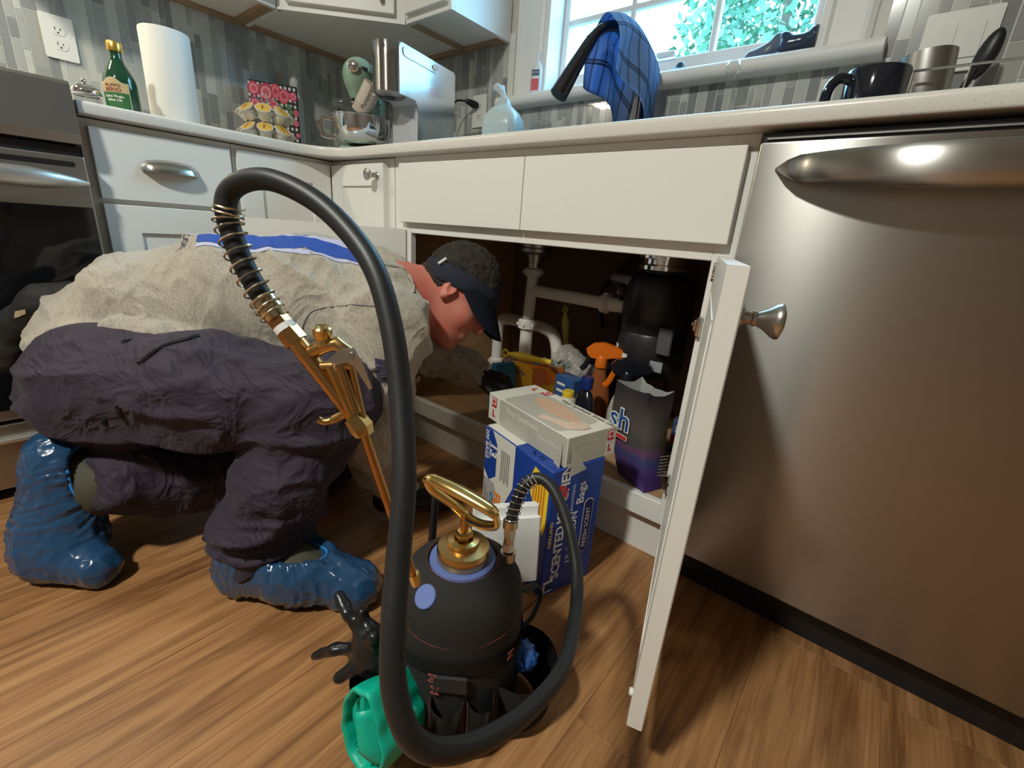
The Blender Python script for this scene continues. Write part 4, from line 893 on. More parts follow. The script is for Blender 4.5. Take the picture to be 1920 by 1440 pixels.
obj('hub_knob', tube(B(), [(.024, -.16, .327), (.045, -.165, .322)], .007, 10), BLACK, mx, True, True)
obj('beater_shaft', tube(B(), [(0, -.095, .25), (0, -.095, .20), (0, -.095, .10)], [.02, .012, .012], 12), MIX, mx, True, True)
MIRROR = M('polished_steel', (.72, .72, .73), .06, 1.)
bw = obj('bowl', lathe(B(), [(0, .036), (.045, .036), (.05, .04), (.08, .048), (.10, .066), (.110, .10), (.112, .148), (.115, .150), (.115, .153), (.109, .153), (.107, .10), (.09, .065), (.05, .05), (0, .05)], 40, (0, -.095, 0)), MIRROR, mx, True, True)
obj('bowl_handle', tube(B(), cat_rom([(-.108, -.11, .138), (-.14, -.12, .138), (-.155, -.125, .11), (-.145, -.12, .07), (-.098, -.11, .068)], 6), .006, 8, flat=(1, 1.5)), MIRROR, bw, True, True)
ps = lathe(B(), [(.098, .155), (.118, .165), (.122, .185), (.115, .20), (.08, .206)], 40, (0, -.095, 0)); obj('splash_guard', ps, CLEAR, mx, True, True)
# paper tube tipped into the bowl
tp = thing('paper_tube', 'tan paper tube leaning over the mixer bowl', 'tube', (.15, .05, CT))
a_ = Vector((.075, .065, CT+.125)); b2 = Vector((.128, .08, CT+.20)); obj('tube_body', tube(B(), [a_, b2], .030, 24), M('kraft_print', (.50, .43, .36), .6), tp, smooth=True)
ax_ = (b2-a_).normalized(); sd_ = Vector((.69, -.60, -.38)); sd_ = (sd_-ax_*sd_.dot(ax_)).normalized(); text('Pampered', .018, a_+ax_*.02+sd_*.0305, -ax_.cross(sd_).cross(sd_)*-1 if False else ax_, sd_.cross(ax_), BLACK, tp, lift=.0)
# ---- coffee maker
cm = thing('coffee_maker', 'stainless coffee maker with round brew head beside the mixer', 'coffee maker', (.18, .21, CT), (0, 0, math.radians(12)))
cm.scale = (1, 1, .675)
WP = M('light_grey_plastic', (.42, .43, .45), .4)
PANEL = M('polished_side_panel', (.66, .68, .70), .16, 1.)
side = [(-.145, .24), (-.145, .425), (-.135, .44), (.135, .44), (.145, .43), (.145, .003), (-.06, .003), (-.06, .225), (-.07, .24)]
bm = prism(B(), side, (-.05, 0, 0), Y, Z, (.10, 0, 0)); obj('housing', bm, WP, cm, True)
bm = prism(B(), [(a*.995, b_) for a, b_ in side], (.0505, 0, 0), Y, Z, (.003, 0, 0)); bevel_all(bm, .001, 1); obj('side_panel', bm, PANEL, cm, True)
bm = prism(B(), [(a*.995, b_) for a, b_ in side], (-.0535, 0, 0), Y, Z, (.003, 0, 0)); obj('side_panel', bm, PANEL, cm, True)
obj('brew_head', lathe(B(), [(0, .235), (.040, .235), (.052, .245), (.053, .255), (.053, .372), (.0535, .376), (.0535, .435), (.05, .44), (0, .44)], 40, (0, -.125, 0)), STEEL, cm, True, True)
obj('spout', lathe(B(), [(0, .228), (.014, .228), (.017, .232), (.017, .236)], 20, (0, -.125, 0)), BLACK, cm, True, True)
lv = prism(B(), rrect(-.13, .392, .045, .434, .018, 6), (.0535, 0, 0), Y, Z, (.003, 0, 0)); lvo = obj('lever', lv, PANEL, cm, True)
obj('lever_pivot', lathe(B(), [(0, .004), (.013, .004), (.014, .0)], 20, (.0565, .025, .413), X), CHROME, lvo, True, True)
obj('lever_bolt', lathe(B(), [(0, .004), (.004, .004), (.005, 0)], 12, (.02, -.175, .415), (.3, -1, 0)), CHROME, cm, True, True)
obj('drip_tray', bx((-.045, -.16, .001), (.045, -.06, .022), .004), WP, cm, local=True)
# ---- water jug
jg = thing('water_jug', 'translucent plastic water jug with tied top on the counter', 'jug', (.425, .38, CT), (0, 0, math.radians(20)))
JUG = M('milky_plastic', (.56, .66, .66), .28, alpha=.88)
bm = B(); prof_ = [(.001, .058, .058), (.004, .061, .061), (.03, .062, .062), (.12, .062, .062), (.145, .057, .057), (.165, .043, .043), (.178, .026, .026), (.186, .018, .018), (.198, .016, .016)]
rr_ = []
for z, a, b_ in prof_: rr_.append([bm.verts.new((x*(a/.06), y*(b_/.06), z)) for x, y in rrect(-.06, -.06, .06, .06, .03, 4)])
for p, q in zip(rr_, rr_[1:]):
    for k in range(len(p)): bm.faces.new((p[k], p[(k+1) % len(p)], q[(k+1) % len(p)], q[k]))
bm.faces.new(rr_[0][::-1]); bm.faces.new(rr_[-1]); obj('jug_body', bm, JUG, jg, True, True)
obj('side_panel', prism(B(), rrect(-.042, .012, .042, .118, .012, 4), (0, -.0625, 0), X, Z, (0, -.0012, 0)), M('milky_panel', (.48, .60, .62), .3), jg, True)
f = Field((-.06, -.03, .18), (.04, .03, .26), .003); f.cap((0, 0, .195), (-.006, 0, .212), .015, .006, .01).cap((-.006, 0, .212), (-.03, .0, .232), .006, .014, .008).cap((-.006, 0, .212), (-.015, .01, .236), .005, .009, .008)
fobj('tied_film', f, M('cling_film', (.60, .66, .66), .2, alpha=.8), jg, disp=lambda V, N: .005*(vnoise(V*180, 2)-.5), rel=0, local=True)
gl = thing('drinking_glass', 'clear drinking glass beside the water jug', 'glass', (.545, .43, CT)); obj('glass_body', lathe(B(), [(0, .002), (.028, .002), (.030, .006), (.036, .135), (.0345, .135), (.028, .010), (0, .010)], 28), CLEAR, gl, True, True)
# ---- tap with plaid towel
tap = thing('kitchen_faucet', 'dark gooseneck kitchen faucet under the plaid towel', 'faucet', (.845, .525, CT))
DARKM = M('gunmetal', (.10, .10, .12), .25, 1.)
obj('base', lathe(B(), [(0, .001), (.027, .001), (.027, .008), (.02, .014), (.018, .05), (0, .05)], 24, (.845, .525, CT)), DARKM, tap, smooth=True)
obj('spout', tube(B(), cat_rom([(.845, .525, CT+.04), (.845, .525, CT+.20), (.843, .515, CT+.272), (.83, .475, CT+.330), (.81, .425, CT+.345), (.785, .365, CT+.33), (.765, .325, CT+.29)], 6), .0135, 16), DARKM, tap, smooth=True)
obj('spray_head', tube(B(), [(.770, .335, CT+.30), (.764, .322, CT+.28), (.745, .285, CT+.21), (.729, .255, CT+.150)], [.014, .0165, .0205, .0245], 20), DARKM, tap, smooth=True)
obj('spray_button', bx((-.006, -.004, -.02), (.006, .004, .02), .003, 2, at=(.728, .287, CT+.20)), BLACK, tap)
obj('lever_handle', tube(B(), [(.863, .525, CT+.045), (.90, .52, CT+.06), (.93, .515, CT+.10)], [.009, .007, .006], 10), DARKM, tap, smooth=True)
PLAID = bpy.data.materials.new('plaid_cloth'); PLAID.use_nodes = True; nt = PLAID.node_tree; b_ = nt.nodes['Principled BSDF']; b_.inputs['Roughness'].default_value = .9
uv = nt.nodes.new('ShaderNodeUVMap'); sp = nt.nodes.new('ShaderNodeSeparateXYZ'); nt.links.new(uv.outputs[0], sp.inputs[0]); outs = []
for ax in (0, 1):
    ml = nt.nodes.new('ShaderNodeMath'); ml.operation = 'MULTIPLY'; ml.inputs[1].default_value = (4.5, 6.)[ax]; fc = nt.nodes.new('ShaderNodeMath'); fc.operation = 'FRACT'; rp = nt.nodes.new('ShaderNodeValToRGB'); rp.color_ramp.interpolation = 'CONSTANT'
    e = rp.color_ramp.elements; e[0].color = (1, 1, 1, 1); e[1].position = .80; e[1].color = (.35, .35, .35, 1); q = e.new(.86); q.color = (.8, .8, .8, 1); q = e.new(.90); q.color = (.35, .35, .35, 1); q = e.new(.96); q.color = (1, 1, 1, 1)
    nt.links.new(sp.outputs[ax], ml.inputs[0]); nt.links.new(ml.outputs[0], fc.inputs[0]); nt.links.new(fc.outputs[0], rp.inputs[0]); outs.append(rp)
mm = nt.nodes.new('ShaderNodeMix'); mm.data_type = 'RGBA'; mm.blend_type = 'MULTIPLY'; mm.inputs[0].default_value = 1.; nt.links.new(outs[0].outputs[0], mm.inputs[6]); nt.links.new(outs[1].outputs[0], mm.inputs[7])
m3 = nt.nodes.new('ShaderNodeMix'); m3.data_type = 'RGBA'; m3.blend_type = 'MULTIPLY'; m3.inputs[0].default_value = 1.; m3.inputs[7].default_value = (.22, .36, .62, 1); nt.links.new(mm.outputs[2], m3.inputs[6]); nt.links.new(m3.outputs[2], b_.inputs['Base Color'])
b_.inputs['Transmission Weight'].default_value = 0
def cloth(rows, name, mat, th=.0025):
    bm = B(); uvl = bm.loops.layers.uv.new('uv'); V = [[bm.verts.new(p) for p in r] for r in rows]; n = len(rows)-1; m_ = len(rows[0])-1
    for i in range(n):
        for j in range(m_):
            f = bm.faces.new((V[i][j], V[i][j+1], V[i+1][j+1], V[i+1][j]))
            for l, (a, b2_) in zip(f.loops, ((i, j), (i, j+1), (i+1, j+1), (i+1, j))): l[uvl].uv = (b2_/m_, a/n)
    bmesh.ops.solidify(bm, geom=bm.faces[:], thickness=th); return obj(name, bm, mat, smooth=True, angle=180)
# towel draped over the spout: section along the spout direction, hanging both sides
rows = []; sd = Vector((-.45, .9, 0)).normalized(); S0 = Vector((.785, .36, CT+.34)); S1 = Vector((.848, .53, CT+.28))
acr = Vector((.94, -.34, 0)).normalized()
for i in range(25):
    s = i/24; row = []
    base = S0.lerp(S1, s)+Vector((0, 0, .035*math.sin(PI*s)))
    for j in range(33):
        q = -1+2*j/32; hang = max(0., abs(q)-.16); side_ = 1 if q > 0 else -1
        off = acr*(side_*(min(abs(q), .16)*.20+.018*min(1, hang*8))+.012*math.sin(s*9+q*3)*min(1, hang*3)+side_*.02*hang)
        dz = -hang*(.165+.08*s if side_ < 0 else .15+.13*s)-(.02*(q/.16)**2 if abs(q) < .16 else .02)
        row.append(base+off+Vector((0, 0, dz+.022))+sd*(.012*math.sin(q*5+s*4)*hang))
    rows.append(row)
tag(cloth(rows, 'dish_towel', PLAID), 'blue plaid dish towel draped over the faucet', 'towel')
# ---- window sill things
SZ = 1.187
lb = thing('cleaner_bottle', 'small white squeeze bottle with red label on the sill', 'bottle', (.385, .588, SZ), (0, 0, .35)); obj('bottle_body', lathe(B(), [(0, 0), (.02, 0), (.022, .004), (.022, .075), (.016, .092), (.008, .10), (.007, .125), (.004, .13), (0, .13)], 20, sx=1, sy=.6), M('white_plastic', (.75, .76, .77), .35), lb, True, True)
decal(rect(-.014, .006, .014, .042), (0, -.0136, 0), X, Z, M('label_red', (.65, .10, .12), .5), lb, 'red_label', True); decal(rect(-.014, .052, .014, .070), (0, -.0136, 0), X, Z, M('label_navy', (.03, .07, .16), .5), lb, 'navy_label', True); text('GOO', .012, (0, -.0142, .061), X, Z, WPR, lb, True, 'CENTER')
DBL = M('dark_glazed', (.03, .05, .09), .2)
f = Field((1.08, .56, SZ-.01), (1.27, .68, SZ+.09), .004); f.cap((1.10, .62, SZ+.014), (1.14, .62, SZ+.02), .016, .02, .01).cap((1.14, .62, SZ+.02), (1.165, .615, SZ+.040), .018, .013, .01).cap((1.165, .615, SZ+.045), (1.185, .61, SZ+.028), .016, .02, .01); f.plane((0, 0, SZ+.0005), (0, 0, -1))
tag(fobj('ceramic_bird', f, M('slate_blue_ceramic', (.11, .14, .2), .35), disp=lambda V, N: .002*(vnoise(V*90, 4)-.5)), 'slate blue ornament lying on the right half of the sill', 'ornament')
f = Field((1.16, .55, SZ-.01), (1.27, .66, SZ+.09), .004); f.cap((1.195, .598, SZ+.022), (1.240, .598, SZ+.026), .022, .017, .005).cap((1.183, .598, SZ+.043), (1.190, .598, SZ+.04), .012, .012, .008).cap((1.240, .598, SZ+.026), (1.252, .598, SZ+.03), .020, .026, .004); f.plane((0, 0, SZ+.0005), (0, 0, -1)); f.plane((1.258, 0, 0), (1, 0, 0))
tag(fobj('dark_jug_ornament', f, DBL), 'dark glossy jug shaped ornament at the right end of the sill', 'ornament')
f = Field((.84, .57, SZ-.01), (.97, .67, SZ+.04), .004); f.ell((.90, .62, SZ+.002), (.05, .03, .010)).cap((.90, .62, SZ+.008), (.905, .62, SZ+.022), .02, .012, .01); f.plane((0, 0, SZ+.0005), (0, 0, -1))
tag(fobj('sink_stopper', f, M('dark_teal_rubber', (.02, .06, .09), .4)), 'dark domed stopper near the middle of the sill', 'stopper')
cg = thing('glass_stopper_bottle', 'clear faceted glass bottle standing on the counter below the sill', 'bottle', (1.095, .515, CT)); obj('bottle_body', lathe(B(), [(0, .002), (.03, .002), (.033, .006), (.030, .12), (.022, .165), (.012, .19), (.016, .195), (.016, .2), (0, .2)], 10), CLEAR, cg, True, True); obj('stopper', lathe(B(), [(0, .2), (.008, .2), (.008, .215), (.018, .228), (.02, .24), (.012, .252), (0, .255)], 8), CLEAR, cg, True, True)
# ---- mug, tumbler, dish rack
mg = thing('coffee_mug', 'glossy black coffee mug at the counter edge by the dish rack', 'mug', (1.437, .275, CT), (0, 0, math.radians(40)))
mg.scale = (1.05, 1.05, 1.02)
BM_ = M('black_glaze', (.012, .014, .022), .08, coat=.4)
obj('mug_body', lathe(B(), [(0, .002), (.040, .002), (.045, .006), (.048, .05), (.048, .112), (.0465, .115), (.0445, .112), (.0445, .05), (.04, .012), (0, .010)], 36), BM_, mg, True, True)
hd = math.radians(-120)
obj('mug_handle', tube(B(), cat_rom([(-.045, -.0, .098), (-.066, 0, .099), (-.08, 0, .083), (-.082, 0, .058), (-.072, 0, .034), (-.044, 0, .022)], 5), .0068, 10, flat=(1, 1.3)), BM_, mg, True, True)
tm = thing('steel_tumbler', 'brushed steel tumbler tipped in the dish rack', 'tumbler', (1.50, .45, CT))
a_ = Vector((1.515, .43, CT+.012)); d_ = Vector((-.12, .02, .99)).normalized(); pr = [(0, 0), (.036, 0), (.038, .004), (.045, .125), (.046, .168), (.043, .168), (.035, .01), (0, .008)]
obj('tumbler_body', lathe(B(), pr, 32, a_, d_), STEELV, tm, smooth=True)
rk = thing('dish_rack', 'thin chrome wire dish rack on the right counter', 'dish rack', (1.62, .42, CT))
x0, x1, y0, y1 = 1.455, 1.83, .36, .56; zr = CT+.135
obj('rim_wire', tube(B(), [Vector((a, b_, zr)) for a, b_ in rrect(x0, y0, x1, y1, .03, 4)], .0024, 6, closed=True), STEELV, rk, smooth=True)
obj('foot_wire', tube(B(), [Vector((a, b_, CT+.006)) for a, b_ in rrect(x0, y0, x1, y1, .03, 4)], .0024, 6, closed=True), STEELV, rk, smooth=True)
for x in (x0+.03, x0+.11, x0+.20, x0+.29, x1-.03):
    for y in (y0, y1): obj('upright_wire', tube(B(), [(x, y, CT+.006), (x, y, zr)], .0018, 6), STEELV, rk)
for k in range(5):
    x = x0+.05+k*.07; obj('plate_prong', tube(B(), cat_rom([(x, y0+.02, CT+.006), (x, y0+.025, CT+.075), (x+.016, y0+.03, CT+.095), (x+.032, y0+.025, CT+.075), (x+.034, y0+.02, CT+.006)], 5), .0018, 6), CHROME, rk, smooth=True)
su = thing('spatula', 'black spatula leaning in the dish rack', 'spatula', (1.57, .5, CT)); tube_ = tube(B(), [(1.535, .46, CT+.012), (1.556, .485, CT+.10), (1.575, .51, CT+.165)], [.005, .006, .007], 10); obj('handle', tube_, BLACK, su, smooth=True)
f = Field((1.55, .47, CT+.13), (1.63, .57, CT+.26), .004); f.ell((1.585, .523, CT+.195), (.018, .012, .045), np.array([[.95, -.2, -.22], [.2, .98, 0], [.24, .1, .96]])); fobj('blade', f, BLACK, su)

# ================================================================== ON THE FLOOR
# ---- carton of kitchen bags (front corner towards the camera), glove box on top
bb = thing('bag_carton', 'tall blue carton of scented kitchen trash bags on the floor', 'box', (1.172, -.268, 0), (0, 0, ANG))
CB = M('carton_blue', (.012, .055, .32), .38); CBK = M('carton_dark_blue', (.008, .02, .12), .38); RED = M('print_red', (.55, .02, .04), .45); YLW = M('print_yellow', (.85, .62, .03), .45); CREAM = M('carton_white', (.74, .72, .66), .5); GREYC = M('carton_grey', (.42, .41, .39), .5); TXG = M('print_text_grey', (.22, .21, .2), .5)
BL, BD, BH = .235, .135, .29
obj('carton', bx((-BL, 0, 0), (0, BD, BH), .0015), CB, bb, local=True)
dn, rt = -Z, X
# long face (y=0): grey panel with white banner, hexagon, main blue field
decal(rect(-BL+.001, .001, -.145, BH-.001), (0, 0, 0), X, Z, GREYC, bb, 'grey_panel', True)
decal([(-BL+.001, .165), (-.19, .165), (-.175, .13), (-.150, .13), (-.120, .19), (-.120, BH-.001), (-BL+.001, BH-.001)], (0, 0, 0), X, Z, CREAM, bb, 'white_panel', True, lift=.0007)
decal([(-BL+.001, .185), (-.212, .165), (-.186, .185), (-.186, .262), (-.206, BH-.001), (-BL+.001, BH-.001)], (0, 0, 0), X, Z, CB, bb, 'blue_hexagon', True, lift=.0010)
text('200 BAGS', .017, (-.226, 0, .285), dn, rt, WPR, bb, True, lift=.0016, bold=.0004); text('13', .036, (-.200, 0, .262), dn, rt, WPR, bb, True, lift=.0016, bold=.0012); text('GALLON', .011, (-.214, 0, .262), dn, rt, WPR, bb, True, lift=.0016)
text('FLEX', .036, (-.176, 0, .150), dn, rt, ORG, bb, True, lift=.0014, bold=.0014); text('TECH', .03, (-.150, 0, .10), dn, rt, ORG, bb, True, lift=.0014, bold=.001)
decal(rrect(-.204, .07, -.192, .14, .006, 3), (0, 0, 0), X, Z, M('oval_blue', (.03, .16, .34), .45), bb, 'blue_oval', True, lift=.0012); text('STRETCHES', .008, (-.198, 0, .136), dn, rt, WPR, bb, True, lift=.0018)
for k in range(5): decal(rect(-.168+k*.007, .185+.004*(k % 2), -.165+k*.007, .26), (0, 0, 0), X, Z, TXG, bb, 'fine_print', True, lift=.0013)
for k in range(3): decal(rect(-.228+k*.006, .02, -.226+k*.006, .15-.01*k), (0, 0, 0), X, Z, TXG, bb, 'fine_print', True, lift=.0011)
text('SCENTED', .034, (-.103, 0, .165), dn, rt, WPR, bb, True, lift=.0012, bold=.0012)
decal([(-.052, .278), (-.006, .262), (-.006, .165), (-.012, .145), (-.060, .215), (-.064, .25)], (0, 0, 0), X, Z, YLW, bb, 'yellow_badge', True, lift=.0010)
for k in range(5): decal(rect(-.052+.008*k, .205-.01*k, -.0485+.008*k, .258-.002*k), (0, 0, 0), X, Z, M('print_orange', (.62, .16, .02), .45), bb, 'badge_text', True, lift=.0015)
# narrow face (x=0): text runs upwards
up2 = -Y
text('SCENTED', .030, (0, .034, .035), Z, up2, WPR, bb, True, lift=.0008, bold=.0008); text('KITCHEN', .031, (0, .034, .170), Z, up2, WPR, bb, True, lift=.0008, bold=.0010)
text('13 GALLON', .024, (0, .068, .060), Z, up2, WPR, bb, True, lift=.0008, bold=.0005); text('DRAWSTRING', .010, (0, .058, .185), Z, up2, WPR, bb, True, lift=.0008); text('Bags', .028, (0, .079, .200), Z, up2, WPR, bb, True, lift=.0008, bold=.0004)
decal(rrect(.092, .075, .118, .205, .011, 4), (0, 0, 0), Y, Z, WPR, bb, 'scent_border', True, lift=.0006); decal(rrect(.0935, .0765, .1165, .2035, .010, 4), (0, 0, 0), Y, Z, CBK, bb, 'scent_field', True, lift=.0010); text('FRESH SCENT', .016, (0, .105, .088), Z, up2, WPR, bb, True, lift=.0018)
decal([(.024+.019*math.cos(k*PI/12), .235+.022*math.sin(k*PI/12)) for k in range(24)], (0, 0, 0), Y, Z, RED, bb, 'red_seal', True, lift=.0006); text('7', .03, (0, .028, .222), Z, up2, WPR, bb, True, lift=.0014)
decal(rect(.004, .118, .016, .172), (0, 0, 0), Y, Z, M('brand_dark', (.05, .012, .02), .45), bb, 'brand_field', True, lift=.0006); text('KIRKLAND', .0125, (0, .0095, .120), Z, up2, WPR, bb, True, lift=.0012, bold=.0002)
decal(rect(.006, .008, .030, .036), (0, 0, 0), Y, Z, WPR, bb, 'white_patch', True, lift=.0006); decal(rect(.010, .012, .030, .030), (0, 0, 0), Y, Z, CBK, bb, 'patch_field', True, lift=.001)
# top flap strip
decal(rect(-BL+.002, .002, -.12, .03), (0, 0, BH), X, Y, CREAM, bb, 'top_white', True); decal(rect(-.11, .002, -.02, .028), (0, 0, BH), X, Y, CB, bb, 'top_field', True); text('N 95', .02, (-.085, .015, BH), X, Y, WPR, bb, True)
# ---- glove box
gb = thing('glove_box', 'white and grey box of vinyl gloves on top of the bag carton', 'box', (1.178, -.240, BH+.001), (0, 0, ANG+.012))
GW = M('glove_box_white', (.70, .68, .62), .55); GG = M('glove_box_grey', (.47, .45, .40), .55)
GL, GD, GH = .268, .132, .062
obj('carton', bx((-GL, 0, 0), (0, GD, GH), .001), GW, gb, local=True)
decal(rrect(-GL+.045, .001, -.002, GH-.001, .006, 3), (0, 0, 0), X, Z, GG, gb, 'grey_front', True); decal(rrect(-GL+.05, .002, -.03, GD-.022, .012, 4), (0, 0, GH), X, Y, GG, gb, 'grey_top', True); decal(rect(.002, .001, GD-.03, GH-.001), (0, 0, 0), Y, Z, GG, gb, 'grey_end', True)
SKIN = M('printed_skin', (.62, .42, .30), .5); SKIN2 = M('printed_skin_pale', (.70, .55, .45), .5)
op = [(-.185, .060), (-.192, .078), (-.178, .094), (-.14, .100), (-.09, .094), (-.05, .078), (-.045, .066), (-.06, .052), (-.10, .048), (-.15, .050)]
decal(op, (0, 0, GH), X, Y, SKIN, gb, 'dispensing_panel', True, lift=.0008)
random.seed(11)
hnd = [(-.105, .010), (-.07, .018), (-.03, .022), (-.012, .05), (-.02, .07), (-.035, .075), (-.038, .058), (-.050, .062), (-.055, .048), (-.085, .035), (-.11, .03)]
decal(hnd, (0, 0, GH), X, Y, SKIN2, gb, 'printed_hands', True, lift=.0012)
for k in range(5): decal([(-.05+.007*k, .045), (-.044+.007*k, .045), (-.040+.007*k, .075-.003*abs(k-2)), (-.045+.007*k, .077-.003*abs(k-2))], (0, 0, GH), X, Y, SKIN2, gb, 'printed_finger', True, lift=.0016)
TG = M('print_pale', (.62, .60, .56), .5)
text('Vinyl Synthetic', .019, (-.20, 0, .044), X, Z, CREAM, gb, True, lift=.001, bold=.0003); text('Exam Gloves', .012, (-.085, 0, .032), X, Z, CREAM, gb, True, lift=.001); text('100', .016, (-.20, 0, .02), X, Z, CREAM, gb, True, lift=.001)
text('Vinyl Synthetic Exam Gloves', .0155, (-.155, GD-.012, GH), X, Y, TXG, gb, True, lift=.0012, bold=.0002)
text('Vinyl Synthetic', .0125, (0, .008, .045), Y, Z, CREAM, gb, True, lift=.001); text('Exam Gloves', .009, (0, .008, .032), Y, Z, CREAM, gb, True, lift=.001)
def logo(o, r_, u_, s):
    d_ = decal(rect(0, 0, s, s*1.25), o, r_, u_, RED, gb, 'red_logo', True, lift=.0010); decal(rect(s*.1, s*.35, s*.9, s*1.15), o, r_, u_, CREAM, d_, 'logo_field', True, lift=.0014); decal([(s*.5+s*.28*math.cos(k*PI/8), s*.75+s*.28*math.sin(k*PI/8)) for k in range(16)], o, r_, u_, RED, d_, 'logo_disc', True, lift=.0018)
logo(Vector((-GL+.014, 0, .034)), X, Z, .018); text('L', .022, (-GL+.017, 0, .018), X, Z, RED, gb, True, lift=.001, bold=.001)
logo(Vector((0, GD-.026, .034)), Y, Z, .018); text('L', .02, (0, GD-.022, .017), Y, Z, RED, gb, True, lift=.001, bold=.001)
logo(Vector((-GL+.055, GD-.028, GH)), X, Y, .02); text('L', .024, (-GL+.024, GD-.024, GH), X, Y, RED, gb, True, lift=.001, bold=.001)
# torn opening flap at the front corner
bm = B(); a = [bm.verts.new(p) for p in ((-.012, -.001, GH*.75), (-.035, -.004, -.012), (-.004, -.012, -.014))]; bm.faces.new(a); b2 = [bm.verts.new(p) for p in ((.001, .01, GH*.72), (.012, .004, -.013), (.008, .05, -.010))]; bm.faces.new(b2); bmesh.ops.solidify(bm, geom=bm.faces[:], thickness=.0008); obj('torn_flap', bm, GW, gb, local=True)

# ---- pump sprayer in its tool bag: tank, bag, hose and spray gun are one connected thing
TX, TY = 1.19, -.515
SA = math.radians(43.8)
sp = thing('pump_sprayer', 'black canvas covered pump sprayer with brass handle, long black hose and brass spray gun', 'sprayer', (TX, TY, 0), (0, 0, SA))
CANV = M('black_canvas', (.017, .015, .014), .85, bump=(700, .5, None, .0012)); CANV2 = M('black_webbing', (.020, .020, .020), .7, bump=(1., .6, (30, 30, 700), .001)); STITCH = M('red_stitch', (.30, .06, .05), .8); BLUE2 = M('tank_blue', (.12, .17, .42), .4)
def bag_r(a, z): return .090+.003*math.sin(3*a+1)+.002*math.sin(7*a)
bm = B(); NS = 48; rings = []
for r_, z in ((.0, .0), (.07, .0), (.088, .004), (.093, .02), (.094, .07), (.092, .12), (.0895, .155), (.0885, .185), (.0885, .208), (.086, .226), (.078, .241), (.066, .252), (.054, .259), (.051, .262), (.0465, .258)):
    if r_ == 0: rings.append([bm.verts.new((0, 0, 0))]*NS); continue
    rings.append([bm.verts.new((r_*(1+.02*math.sin(3*k*2*PI/NS+z*9)*(z < .2))*math.cos(k*2*PI/NS), r_*(1+.02*math.sin(2*k*2*PI/NS+2+z*12)*(z < .2))*math.sin(k*2*PI/NS), z)) for k in range(NS)])
for a, b_ in zip(rings, rings[1:]):
    for k in range(NS):
        q = []
        for v in (a[k], a[(k+1) % NS], b_[(k+1) % NS], b_[k]):
            if v not in q: q.append(v)
        bm.faces.new(q)
obj('canvas_bag', bm, CANV, sp, True, True)
bag = bpy.data.objects[sp.children[0].name]
def ringpts(r, z, n=64, tilt=0): return [Vector((r*math.cos(k*2*PI/n), r*math.sin(k*2*PI/n), z)) for k in range(n)]
def stitches(name, pts, closed=True):
    bm = B(); n = len(pts)
    for k in range(0, n if closed else n-1, 1):
        a = Vector(pts[k]); b_ = Vector(pts[(k+1) % n]); 
        m_ = max(1, int((b_-a).length/.004))
        for q in range(m_): tube(bm, [a.lerp(b_, (q+.1)/m_), a.lerp(b_, (q+.72)/m_)], .0005, 4)
    return obj(name, bm, STITCH, bag, True)
stitches('stitching', [p for p in ringpts(.0892, .1905, 40)]); stitches('stitching', ringpts(.0505, .2632, 30))
obj('tank_top', lathe(B(), [(0, .262), (.046, .262), (.047, .258), (.047, .25)], 40), BLUE2, sp, True, True)
obj('blue_badge', lathe(B(), [(0, .0015), (.0145, .0015), (.0155, .0)], 28, (-.0462, -.0568, .2455), (-.43, -.53, .74)), BLUE2, sp, True, True)
cp = obj('pump_cap', lathe(B(), [(0, .262), (.036, .262), (.037, .264), (.037, .279), (.0355, .282), (.022, .284), (.0215, .288), (0, .288)], 40), BRASS, sp, True, True)
obj('cap_ring', lathe(B(), [(.014, .287), (.022, .287), (.022, .292), (.0145, .2935), (.014, .287)], 32), BRASSB, cp, True, True)
obj('lock_nut', lathe(B(), [(0, .288), (.0125, .288), (.0125, .303), (.010, .306), (0, .306)], 6), BRASSB, cp, True)
obj('pump_rod', tube(B(), [(0, 0, .30), (0, -.001, .332)], .0058, 14), COPPER, sp, True, True)
# D handle (world points turned into local)
Mi = (Matrix.Translation((TX, TY, 0)) @ Matrix.Rotation(SA, 4, 'Z')).inverted()
def LP(*p): return Mi @ Vector(p)
h0, h1 = LP(1.160, -.557, .392), LP(1.262, -.537, .378); hc = Vector((0, -.001, .333))
dv = (h1-h0)
top = [h0, h0.lerp(h1, .12)+Z*.0035, h0.lerp(h1, .5)+Z*.005, h0.lerp(h1, .88)+Z*.0035, h1]
bow = [h1, h1+dv*.02-Z*.013, h1.lerp(hc, .28)-Z*.016, h1.lerp(hc, .62)-Z*.012, hc-Z*.002, h0.lerp(hc, .72)-Z*.002, h0.lerp(hc, .42)-Z*.006, h0.lerp(hc, .16)-Z*.008-dv*.02, h0]
hb = obj('pump_handle', tube(B(), cat_rom(top, 6), lambda s: .0068+.0028*math.sin(PI*s), 14, flat=(1.1, .8)), BRASSB, sp, True, True)
obj('handle_bow', tube(B(), cat_rom(bow, 6), .0052, 12, flat=(1.25, .8)), BRASSB, hb, True, True)
